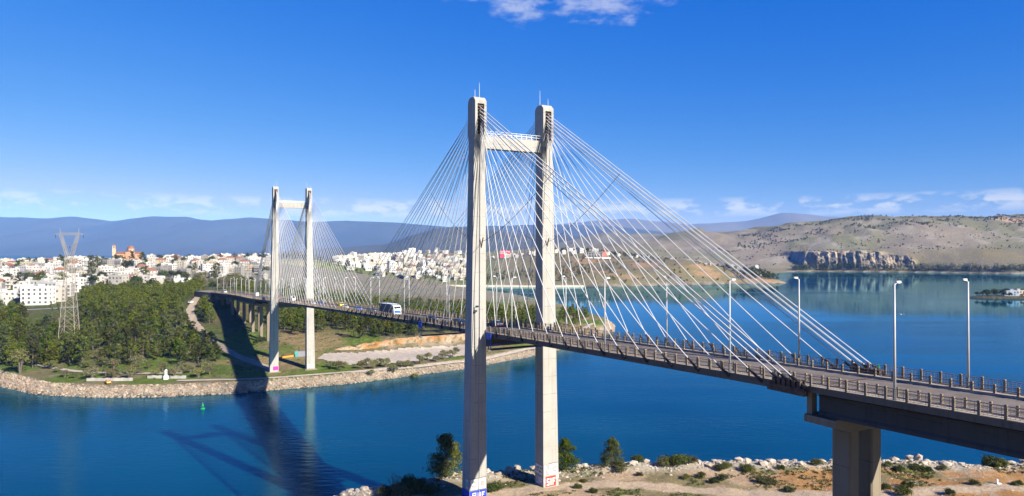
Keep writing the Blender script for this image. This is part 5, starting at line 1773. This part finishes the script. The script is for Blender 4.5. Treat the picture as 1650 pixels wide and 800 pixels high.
lone('unfinished_building', 958, 425, 1440, 32, 16, 13, (0.46, 0.44, 0.40), 'bare concrete frame building with a red wing on the hill across the bay', frame=True)
lone('red_building', 813, 420, 1600, 24, 14, 16, (0.55, 0.05, 0.09), 'crimson red apartment block seen between the near pylon legs')
lone('apartment_tower', 664, 412, 1750, 18, 14, 26, (0.72, 0.72, 0.72), 'tall white apartment tower standing above the houses across the bay')
lone('apartment_tower', 700, 420, 1500, 14, 14, 23, (0.22, 0.20, 0.19), 'dark grey apartment tower among the houses left of near pylon')
lone('white_apartment_house', 62, 495, 512, 19, 11, 13, (0.56, 0.55, 0.52), 'big stepped white apartment house by the road left of the lattice mast')
lone('white_hall', 1030, 408, 1900, 52, 20, 10, (0.8, 0.79, 0.77), 'long low white hall on the ridge behind the stay cables')

# ---- lattice mast
def mast():
    d = 367.0; x0 = (112 - 825) / F * d; z0 = Z(x0, d)
    root = empty('transmission_tower', (x0, d, z0), 0.25)
    tag(root, 'tall grey steel lattice power mast with a V-shaped head in the pine wood', 'pylon')
    steel = mat('mast_steel', (0.25, 0.22, 0.175), 0.65, 0.12, 0.5)
    H1 = 50.0
    hw = lambda z: np.interp(z, [0, 30, H1], [4.3, 2.5, 1.5])
    zs = [0, 6.5, 12.5, 18, 23, 27.5, 31.5, 35.2, 38.6, 41.8, 44.8, 47.5, H1]
    def beam(n, a, b_, r, p=root): m_ = MB(); m_.tube(a, b_, r, r, 4); return m_.local(n, steel, p)
    for sx_ in (-1, 1):
        for sy_ in (-1, 1):
            m_ = MB()
            for a, b_ in zip(zs[:-1], zs[1:]): m_.tube((sx_ * hw(a), sy_ * hw(a), a), (sx_ * hw(b_), sy_ * hw(b_), b_), 0.17, 0.17, 4, caps=False)
            m_.local('leg', steel, root)
    for a, b_ in zip(zs[:-1], zs[1:]):
        A, Bq = hw(a), hw(b_)
        for s in (-1, 1):
            beam('brace', (-A, s * A, a), (Bq, s * Bq, b_), 0.065); beam('brace', (A, s * A, a), (-Bq, s * Bq, b_), 0.065)
            beam('brace', (s * A, -A, a), (s * Bq, Bq, b_), 0.065); beam('brace', (s * A, A, a), (s * Bq, -Bq, b_), 0.065)
            beam('strut', (-Bq, s * Bq, b_), (Bq, s * Bq, b_), 0.065); beam('strut', (s * Bq, -Bq, b_), (s * Bq, Bq, b_), 0.065)
    for s in (-1, 1):
        for y in (-.9, .9):
            beam('head_arm', (s * 1.5, y * 1.5, H1), (s * 4.6, y * .7, 61.5), 0.14); beam('head_arm', (s * .4, y * 1.4, H1), (s * 3.6, y * .7, 61.5), 0.12)
            for q in (0.25, 0.5, 0.75):
                beam('brace', (s * (1.5 + 3.1 * q), y * (1.5 - .8 * q), H1 + 11.5 * q), (s * (.4 + 3.2 * (q - .2)), y * (1.4 - .7 * (q - .2)), H1 + 11.5 * (q - .2)), 0.08)
        beam('horn', (s * 4.1, 0, 61.5), (s * 4.6, 0, 65.0), 0.14)
        beam('crossarm_tip', (s * 4.6, 0, 62.4), (s * 6.9, 0, 61.8), 0.12); beam('crossarm_tip', (s * 4.6, 0, 61.3), (s * 6.9, 0, 61.8), 0.1)
        m_ = MB(); m_.lathe((s * 6.6, 0, 59.6), [(.1, 0), (.16, .3), (.1, .5), (.16, .8), (.1, 1.1), (.16, 1.4), (.06, 2.1)], 6); m_.local('insulator', M['glass'], root)
    for y in (-.6, .6):
        beam('crossarm', (-4.6, y, 62.4), (4.6, y, 62.4), 0.12); beam('crossarm', (-4.6, y, 61.4), (4.6, y, 61.4), 0.12)
        for k in range(8): beam('brace', (-4.6 + k * 1.15, y, 61.4), (-4.6 + (k + 1) * 1.15, y, 62.4), 0.06)
        beam('strut', (-2.9, y, 55.5), (2.9, y, 55.5), 0.1)
    m_ = MB(); m_.lathe((0, 0, 54.4), [(.1, 0), (.16, .3), (.1, .5), (.16, .8), (.06, 1.1)], 6); m_.local('insulator', M['glass'], root)


mast()
# lone light mast in the wood
m_ = MB(); q = P(137, 455, 520); m_.tube((q[0], q[1], Z(q[0], q[1])), (q[0], q[1], q[2]), .2, .12, 6); m_.box((q[0], q[1], q[2]), (1.6, .3, .3))
tag(m_.build('light_mast', M['lamp']), 'thin pale light mast rising from the pines right of lattice tower', 'mast')

# ================================================================ SHORE STONE
def rock_mesh(seed):
    r_ = np.random.default_rng(seed)
    import bmesh
    bm = bmesh.new(); bmesh.ops.create_icosphere(bm, subdivisions=1, radius=1.0)
    for v in bm.verts:
        k = 0.72 + 0.5 * r_.random(); v.co = Vector((v.co.x * k * 1.1, v.co.y * k, v.co.z * k * 0.72))
    vs = np.array([v.co[:] for v in bm.verts]); fs = [tuple(v.index for v in f.verts) for f in bm.faces]
    bm.free(); return vs, fs


ROCKS = [rock_mesh(60 + k) for k in range(8)]
M['stone'] = mat('limestone', (0.37, 0.33, 0.275), 0.9, 0.28, 0.5, 0.35, 3, c2=(0.21, 0.165, 0.115))
M['stone_far'] = mat('riprap_stone', (0.29, 0.235, 0.18), 0.9, 0.25, 0.3, 0.3, 2, c2=(0.16, 0.105, 0.062))


def stones(name, items, material, label):
    V, Fc, nb_ = [], [], 0
    for x, y, z, s in items:
        vs, fs = ROCKS[random.randrange(8)]; a = random.uniform(0, 6.28); c, s_ = math.cos(a), math.sin(a)
        sc = s * np.array([random.uniform(.8, 1.3), random.uniform(.8, 1.2), random.uniform(.7, 1.2)])
        v = vs * sc; v = np.stack([v[:, 0] * c - v[:, 1] * s_ + x, v[:, 0] * s_ + v[:, 1] * c + y, v[:, 2] + z], 1)
        V.append(v); Fc += [tuple(i + nb_ for i in f) for f in fs]; nb_ += len(v)
    me = bpy.data.meshes.new(name); me.from_pydata(np.concatenate(V).tolist(), [], Fc); me.materials.append(material); me.update()
    o = bpy.data.objects.new(name, me); col.objects.link(o); tag(o, label, 'stones', kind='stuff')


its = []
ii = [i for i in range(3, 18)]
xs_, ys_ = [], []
for i in ii:
    a, b_ = SHORE[i], SHORE[i + 1]; L = np.linalg.norm(b_ - a); nrm = np.array([-(b_ - a)[1], (b_ - a)[0]]) / L
    for k in range(int(L * 17)):
        t = random.random(); s = random.uniform(-1.0, 6.5); p = a + (b_ - a) * t + nrm * s
        xs_.append(p[0]); ys_.append(p[1])
hs_ = height(np.array(xs_), np.array(ys_))
for x, y, h_ in zip(xs_, ys_, hs_):
    if -1.5 < h_ < 7: its.append((x, y, h_ + 0.05, random.choice([.2, .25, .3, .36, .42, .5, .7])))
stones('riprap', its, M['stone_far'], 'pale limestone riprap lining the far shore')

# near rocks
its = []
for k in range(2600):
    x = random.uniform(-40, 122); ye = float(np.interp(x, NEDGE[:, 0], NEDGE[:, 1])); y = ye + random.gauss(-1.5, 2.6)
    if fbm(np.array([x / 9.]), np.array([y / 9.]))[0] < 0.42 and random.random() < .7: continue
    its.append((x, y, NZ(x, y) + 0.02, random.choice([.12, .16, .2, .25, .3, .4])))
for k in range(900):
    x = random.uniform(-30, 118); y = random.uniform(122, 158)
    if y > np.interp(x, NEDGE[:, 0], NEDGE[:, 1]) or track_dist(np.array([x]), np.array([y]))[0] < 2.2: continue
    its.append((x, y, NZ(x, y), random.choice([.06, .09, .13, .2])))
stones('shore_stones', its, M['stone'], 'small broken limestone scattered along the near bank')
RM = []
for k in range(8):
    vs, fs = ROCKS[k]; me = bpy.data.meshes.new('boulder'); me.from_pydata(vs.tolist(), [], fs); me.materials.append(M['stone']); me.update(); RM.append(me)
for k in range(130):
    x = random.uniform(-34, 120); ye = float(np.interp(x, NEDGE[:, 0], NEDGE[:, 1])); y = ye + random.gauss(-1.0, 1.5)
    s = random.choice([.5, .55, .65, .75, .9, 1.1])
    o = link_mesh('boulder', RM[k % 8], None, (x, y, NZ(x, y) + s * .2), random.uniform(0, 6), (s * random.uniform(.8, 1.3), s, s * random.uniform(.7, 1.1)))
    zone = 'left of the near pylon' if x < -8 else ('between near pylon and pier' if x < 72 else 'right of the pier')
    sz = 'small' if s < .6 else ('big' if s > .8 else 'mid-sized')
    tag(o, '%s limestone boulder %s, %s' % (sz, zone, ('on the rim' if y > ye - 1 else 'just inside the rim') + (', %s third' % ('left', 'middle', 'right')[min(2, int(((x + 34) % 50) / 17))])), 'boulder', 'boulders along the near bank')
for k, (px, d) in enumerate([(1465, 157), (1479, 157), (833, 151)]):
    x = (px - 825) / F * d
    o = link_mesh('boulder', RM[k], None, (x, d, NZ(x, d) + .6), k, (.9, .9, 1.25))
    tag(o, ('tallest squared pale boulder on the skyline right of the concrete pier', 'second tall pale boulder beside the tallest one right of the pier', 'upright pale boulder on the bank seen between the near pylon legs')[k], 'boulder', 'boulders along the near bank')

# ---- near plants
NP1 = [pine_parts(700 + k, 8.0, 4.6, 90, 90, (0.10, 0.22), 0.06, 0.55) for k in range(3)]
for k, (px, d, sc, lb) in enumerate([(718, 145.8, 1.08, 'bushy green pine tree left of the near pylon foot'), (909, 150, 0.86, 'green pine tree half hidden by the right near pylon leg'), (987, 152, 0.70, 'small dense pine tree on the bank edge right of the near pylon')]):
    x = (px - 825) / F * d
    tag(plant(NP1[k], 'pine_tree', x, d, NZ(x, d) - .2, sc, k * 2.0), lb, 'tree', 'pine trees on the near bank')
bushes = []
NB = [round_parts(800 + k, 1.7, 1.5, 26, 60, (0.06, 0.15), M['dark_leaf'] if k % 2 else M['bush'], 0.0, 2) for k in range(6)]
for k, (px, py, sc) in enumerate([(1000, 760, 1.1), (1028, 745, 1.0), (1070, 752, 1.15), (1085, 752, 1.3), (1098, 752, 1.3), (1112, 751, 1.1), (1130, 768, .7), (1160, 757, .9), (1170, 754, .8), (1200, 757, .9), (1208, 758, .8), (1150, 776, .7), (1105, 769, .6),
                                  (1165, 772, .8), (1240, 776, .9), (1256, 753, .6), (1318, 750, .9), (1030, 767, .5), (1430, 752, .7), (1448, 758, .8), (1475, 755, .8), (1490, 757, .8), (1520, 756, .7), (1600, 747, 1.3), (1612, 750, 1.2), (1590, 748, .9), (1455, 795, 1.0), (1460, 783, .8),
                                  (1428, 786, .8), (1570, 782, .7), (1640, 782, .7), (930, 785, .6), (800, 785, 1.0), (792, 790, .9), (640, 800, 1.5), (660, 792, 1.5), (672, 788, 1.2), (620, 800, 1.2), (690, 790, .9), (1270, 788, .7), (1225, 775, .8), (1530, 797, .7), (940, 774, .5), (955, 793, .6)]):
    d = (HC - 13.6) * F / (py - Y0); x = (px - 825) / F * d
    o = plant(NB[k % 6], 'bush', x, d, NZ(x, d) - .1, sc * 1.15, k)
    zone = 'left of the near pylon' if x < -8 else ('before the pier' if px < 1325 else 'right of the pier')
    bushes.append((px, zone, o, 'dark' if k % 2 else 'olive'))


cnt = {}
for px, zone, o, tone in sorted(bushes, key=lambda b_: b_[0]):
    cnt[zone] = cnt.get(zone, 0) + 1
    n_ = ORD[cnt[zone] - 1] if cnt[zone] <= 20 else 'last'
    tag(o, '%s bush from the left on the near bank %s, %s green' % (n_, zone, tone), 'bush', 'bushes on the near bank')


def s_near(r_):
    for _ in range(40):
        x = r_.uniform(-34, 122); y = r_.uniform(118, 158)
        if y > np.interp(x, NEDGE[:, 0], NEDGE[:, 1]) - 1: continue
        if track_dist(np.array([x]), np.array([y]))[0] < 2.6: continue
        if fbm(np.array([x / 6.]), np.array([y / 6.]), 4)[0] < 0.5: continue
        return x, y
    return None, None


tufts('dry_scrub', 2600, s_near, near_height, 0.42, M['bush'], 'low dry scrub and grass tufts on the near bank')


def bare_tree():
    d = 136.0; x = (640 - 825) / F * d; z = NZ(x, d)
    root = empty('bare_tree', (x, d, z)); tag(root, 'leafless dark tree leaning over the water left of the near pylon', 'tree')
    r_ = random.Random(5)
    tr = MB(); br = MB()
    def grow(mb, p, dv, L, r, dep):
        q = p + dv * L; mb.tube(p, q, r, r * .6, 5, caps=False)
        if dep == 0: return
        for k in range(3 if dep > 1 else 4):
            nd = dv + np.array([r_.uniform(-.6, .6), r_.uniform(-.6, .6), r_.uniform(-.15, .4)]); nd /= np.linalg.norm(nd)
            grow(br, p + dv * L * r_.uniform(.5, 1), nd, L * r_.uniform(.5, .8), r * .55, dep - 1)
    for a in ((-.45, 0, 1), (.55, .1, 1), (.1, -.2, 1)):
        dv = np.array(a, float); dv /= np.linalg.norm(dv); grow(tr, np.array([0, 0, -.3]), dv, 2.0, .1, 3)
    tr.local('trunk', M['drybranch'], root); br.local('branch', M['drybranch'], root)


bare_tree()
# white marker stone on the sand
q = ((1606 - 825) / F * 141.0, 141.0); m_ = MB(); zq = NZ(*q); m_.box((q[0], q[1], zq + .45), (.3, .3, 1.1)); m_.box((q[0] + .35, q[1], zq + .08), (.9, .5, .2))
tag(m_.build('marker_post', M['white']), 'small white concrete marker post on the sandy ground right of the pier', 'marker')

# ================================================================ FAR SHORE BITS
def buoy():
    q = ((327 - 825) / F * 266.0, 266.0, 0.0); root = empty('buoy', q); tag(root, 'green navigation buoy floating off the far shore', 'buoy')
    m_ = MB(); m_.lathe((0, 0, -.4), [(.55, 0), (.8, .3), (.8, .7), (.6, .8)], 12); m_.local('float', M['green'], root)
    m_ = MB()
    for k in range(4): a = k * math.pi / 2; m_.tube((.5 * math.cos(a), .5 * math.sin(a), .4), (.15 * math.cos(a), .15 * math.sin(a), 2.2), .06, .05, 5)
    m_.lathe((0, 0, 1.3), [(.38, 0), (.3, .7)], 8); m_.local('tower', M['green'], root)
    m_ = MB(); m_.lathe((0, 0, 2.2), [(.2, 0), (.2, .3), (.08, .4)], 8); m_.local('lantern', M['lamp_dark'], root)


buoy()


def at_far(px, py, zg): d = (HC - zg) * F / (py - Y0); return (px - 825) / F * d, d


def low_wall(px0, px1, py, label):
    root = None; n = max(2, int((px1 - px0) / 6)); wm = mat('whitewashed_wall', (0.36, 0.34, 0.31), .85, .2, .4)
    for k in range(n):
        x, d = at_far(px0 + (px1 - px0) * (k + .5) / n, py, 5.5); z = Z(x, d)
        if root is None: root = empty('boundary_wall', (x, d, z)); WL[root.name] = np.array([x, d, z]); tag(root, label, 'wall', 'low walls on the far shore')
        L = (px1 - px0) / n * d / F
        m_ = MB(); m_.box((x, d, z + .45), (L * .97, .35, 1.5 + .3 * (k % 2))); m_.build('wall_panel', wm, root)


low_wall(140, 214, 609, 'low whitewashed wall among the shore trees below the lattice mast')
low_wall(238, 300, 606, 'low whitewashed wall beside the white shrine on the far shore')
x, d = at_far(268, 607, 5.5); m_ = MB(); m_.box((x, d, Z(x, d) + .6), (1.6, 1.6, 2.2)); m_.box((x, d, Z(x, d) + 2.6), (.9, .9, 2.0)); m_.add([(x - .6, d - .6, Z(x, d) + 3.6), (x + .6, d - .6, Z(x, d) + 3.6), (x + .6, d + .6, Z(x, d) + 3.6), (x - .6, d + .6, Z(x, d) + 3.6), (x, d, Z(x, d) + 4.6)], [(0, 1, 4), (1, 2, 4), (2, 3, 4), (3, 0, 4)])
tag(m_.build('shrine', M['white']), 'small white roadside shrine with pointed top on the shore', 'shrine')
# container and barrier by the far pylon
x, d = at_far(486, 573, 7.0); z = Z(x, d); root = empty('container', (x, d, z), .2); tag(root, 'grey shipping container with a teal end beside the far pylon', 'container')
m_ = MB(); m_.box((0.6, 0, 1.3), (5.4, 2.4, 2.6)); co_ = m_.local('body', mat('container_grey', (.22, .23, .26), .6), root)
for k in range(9):
    m_ = MB(); m_.box((-1.9 + k * .6, -1.22, 1.3), (.18, .06, 2.3)); m_.local('rib', mat('container_rib', (.2, .21, .24), .6), co_)
m_ = MB(); m_.box((-2.6, 0, 1.35), (1.0, 2.5, 2.75)); m_.local('end_door', mat('teal_paint', (.02, .35, .33), .5), root)
a = np.array(at_far(447, 580, 6.0)); b_ = np.array(at_far(482, 574, 6.5)); root = empty('site_barrier', (a[0], a[1], Z(*a))); WL[root.name] = np.array([a[0], a[1], Z(*a)]); tag(root, 'orange plastic construction barrier between the far pylon legs', 'barrier')
og = mat('orange_plastic', (.75, .25, .02), .6)
for k in range(8):
    p = a + (b_ - a) * k / 8; q = a + (b_ - a) * (k + .92) / 8; m_ = MB(); za, zb_ = Z(*p), Z(*q)
    m_.hexa([(p[0], p[1], za - .1), (q[0], q[1], zb_ - .1), (q[0], q[1] + .3, zb_ - .1), (p[0], p[1] + .3, za - .1), (p[0], p[1], za + .8), (q[0], q[1], zb_ + .8), (q[0], q[1] + .2, zb_ + .8), (p[0], p[1] + .2, za + .8)]); m_.build('panel', og, root)

# parked cars on the far bank
for k, (px, py, zg, colr, lb) in enumerate([(83, 488, 19.5, RED, 'red car parked by the white houses at the left'), (308, 500, 19, WHT, 'white car parked on the dirt road left of the viaduct'), (174, 611, 6, (0.7, 0.3, 0.03), 'orange car parked behind the shore trees')]):
    x, d = at_far(px, py, zg); c = car_model(colr); c.location = (x, d, Z(x, d) + .2); c.rotation_euler = (0, 0, .3 + k); tag(c, lb, 'car')


# sea wall across the bay
pts = [np.array(p) for p in ((-330, 1100), (-270, 1146), (-79, 1152), (60, 1136), (120, 1141))]
m_ = MB(); m_.strip([[(p[0], p[1] - 1, -.5), (p[0], p[1] + 5, -.5), (p[0], p[1] + 5, 2.6), (p[0], p[1] - .3, 2.6)] for p in pts])
tag(m_.build('sea_wall', mat('sea_wall_stone', (.46, .39, .3), .9, .15, .1)), 'long low beige sea wall along the far side of the bay', 'wall')


# tree belts too far to part
def belt(name, n, sampler, hr, material, label, rr=(1.6, 3.2)):
    r_ = np.random.default_rng(n); cl = []
    xy = [sampler(r_) for _ in range(n)]
    zz = height(np.array([p[0] for p in xy]), np.array([p[1] for p in xy]))
    for (x, y), z_ in zip(xy, zz):
        h = r_.uniform(*hr); r = r_.uniform(*rr) * h / 8
        for q in (.3, .55, .8): cl.append((np.array([x + r_.normal() * r * .3, y + r_.normal() * r * .3, z_ + h * q]), r * (1.2 - .6 * q)))
    v, f = leaf_cloud(r_, cl, 12, (.8, 1.6), 0.9)
    me = crown_mesh(name, v, f, material); o = bpy.data.objects.new(name, me); col.objects.link(o); tag(o, label, 'trees', kind='stuff')


def along(pl, s0, s1):
    pl = np.array(pl, float)
    def f(r_):
        i = r_.choice(len(pl) - 1, p=np.linalg.norm(np.diff(pl, axis=0), axis=1) / np.linalg.norm(np.diff(pl, axis=0), axis=1).sum())
        p = pl[i] + (pl[i + 1] - pl[i]) * r_.random(); return p[0] + r_.normal() * 3, p[1] + r_.uniform(s0, s1)
    return f


def lumpy(a, b_, y0, y1):
    def f(r_):
        for _ in range(60):
            y = r_.uniform(y0, y1); x = r_.uniform(a, b_) * y
            if fbm(np.array([x / 70.]), np.array([y / 45.]), 4)[0] > .53 or r_.random() < .04: break
        return x, y
    return f


belt('tree_belt', 800, along([(800, 1940), (880, 1958), (1097, 1876), (1279, 1766), (1500, 1745), (1750, 1730)], 3, 24), (10, 22), M['dark_leaf'], 'dark belt of trees along the foot of the big hill', (2.6, 4.4))
belt('tree_belt', 90, along([(420, 1250), (470, 1262), (500, 1276)], 4, 46), (7, 14), M['dark_leaf'], 'dark trees on the low point across the bay')
belt('tree_belt', 150, along([(60, 1600), (160, 1640), (240, 1560), (330, 1620)], -8, 30), (7, 12), M['dark_leaf'], 'dark trees along the crest of the bare slope')
belt('tree_belt', 230, along([(-330, 1125), (-270, 1160), (-79, 1166), (70, 1150), (180, 1165)], 6, 150), (5, 12), M['bush'], 'green trees behind the sea wall across the bay')
belt('tree_belt', 120, along([(440, 1420), (560, 1700), (680, 1850)], -30, 60), (6, 12), M['dark_leaf'], 'trees between houses at the head of the bay')
belt('tree_belt', 60, along([(-470, 1150), (-380, 1180), (-330, 1200)], -8, 14), (9, 14), M['dark_leaf'], 'dark trees on the skyline of the town')
belt('hill_scrub', 900, lumpy(.33, .86, 2280, 2560), (2.5, 6), M['dark_leaf'], 'dark scrub dotted over the crest of the big hill', (3.0, 6.0))
belt('hill_scrub', 450, lumpy(.2, .86, 1980, 2300), (1.6, 3.5), M['bush'], 'sparse scrub on the slope of the big hill', (3.0, 6.0))
belt('hill_scrub', 260, lambda r_: (lambda y: (r_.uniform(.03, .33) * y, y))(r_.uniform(1165, 1600)), (1.6, 4), M['bush'], 'sparse scrub on the bare slope across the bay', (3.0, 6.0))


# ---- islet at the right edge
def islet():
    cx, cy = 640.0, 880.0
    X, Y = np.meshgrid(np.linspace(-75, 160, 80), np.linspace(-40, 40, 40))
    e = np.sqrt((np.minimum(X, 0) / 48) ** 2 + (np.maximum(X, 0) / 400) ** 2 + (Y / 22) ** 2) + .25 * (fbm((X + 200) / 14, (Y + 200) / 14) - .5)
    H = np.where(e < 1, 2.6 * np.clip((1 - e) * 4, 0, 1) ** .6, -(e - 1) * 6)
    c = lerp3((.07, .08, .03), (.12, .10, .06), fbm((X + 90) / 10, (Y + 90) / 10)); c = lerp3(c, np.broadcast_to((.06, .05, .04), c.shape), 1 - smooth01(.1, .9, H))
    o = grid_obj('islet', X + cx, Y + cy, H, c, M['ground'], keep=H > -2); tag(o, kind='structure')
    for k, (dx, dy, w, h, colr, lb) in enumerate([(14, 2, 16, 6.5, (.40, .45, .52), 'pale blue-grey house on the islet at the right edge'), (34, -9, 12, 4.0, (.78, .77, .75), 'low white house on the islet at the right edge'), (30, 8, 10, 8, (.6, .5, .4), 'beige house at the back of the islet')]):
        r_ = np.random.default_rng(k); wall, rf, win, bal, hh = house_bits(r_, w, 9, max(1, int(h / 3.1)), 'flat')
        root = empty('house', (cx + dx - 10, cy + dy, 2.4), -.3); tag(root, lb, 'house', 'houses on the islet')
        wm = mat('islet_wall', colr, .85); wall.local('wall', wm, root); rf.local('roof', M['flat'], root)
        for w_ in win: w_.local('window', M['shut'], root)
        for b_ in bal: b_.local('balcony', wm, root)
    for k, (dx, dy, sc) in enumerate([(-34, 0, .95), (-27, 3, 1.1), (-20, -4, .8), (-14, 4, 1.05), (-8, 0, 1.3), (12, -14, .95), (17, -13, .7), (44, 6, 1.1), (50, -3, .8), (-38, 4, .8), (-30, -5, .9), (-23, 6, 1.2), (-4, -8, .8), (2, 6, 1.2), (6, -15, .6), (22, 10, 1.2), (-12, -9, .8), (-17, 1, 1.2)]):
        o = plant(BROADS[k % 4], 'islet_tree', cx + dx, cy + dy, 2.0, sc, k); tag(o, 'dark tree on the small islet at the right edge', 'tree', 'trees on the islet')


islet()


# ---- a gull over the strait
def gull(px, py, d, label):
    q = P(px, py, d); root = empty('gull', q, .7); tag(root, label, 'bird')
    gm = mat('gull_feathers', (.55, .55, .56), .8); dk = mat('gull_wing', (.16, .17, .18), .8)
    m_ = MB(); m_.strip([[(x, r * math.cos(a), r * math.sin(a)) for a in np.linspace(0, 2 * math.pi, 9)[:-1]] for x, r in ((-.32, .01), (-.2, .06), (0, .1), (.2, .08), (.3, .05), (.38, .01))]); m_.local('body', gm, root, True)
    for s in (-1, 1):
        m_ = MB(); m_.strip([[(.12 - a * .1, s * y, z), (-.12 - b_, s * y, z), (-.12 - b_, s * y, z - .025), (.12 - a * .1, s * y, z - .03)] for y, z, a, b_ in ((.05, .03, 0, 0), (.35, .2, -.3, .02), (.62, .12, .9, .08), (.72, .05, 2.0, .1))]); m_.local('wing', dk, root)


gull(1452, 507, 150.0, 'single grey gull gliding over the water right of the lamps')

# ---------------------------------------------------------------- haze
def make_haze():
    m = bpy.data.materials.new('hazy_air'); m.use_nodes = True
    t = m.node_tree; t.nodes.clear()
    out = N(t, 'ShaderNodeOutputMaterial')
    pv = N(t, 'ShaderNodeVolumePrincipled', {'Color': (0.14, 0.36, 1.0, 1), 'Density': HAZE, 'Anisotropy': -0.2, 'Absorption Color': (1, 1, 1, 1)})
    t.links.new(pv.outputs[0], out.inputs['Volume'])
    mb = MB()
    S = 30500.0
    mb.hexa([(-S, -6600, -9), (S, -6600, -9), (S, S, -9), (-S, S, -9), (-S, -6600, 960), (S, -6600, 960), (S, S, 960), (-S, S, 960)])
    o = mb.build('haze', m, origin=(0, 0, 0)); tag(o, kind='stuff')


HAZE = 4.2e-5
make_haze()
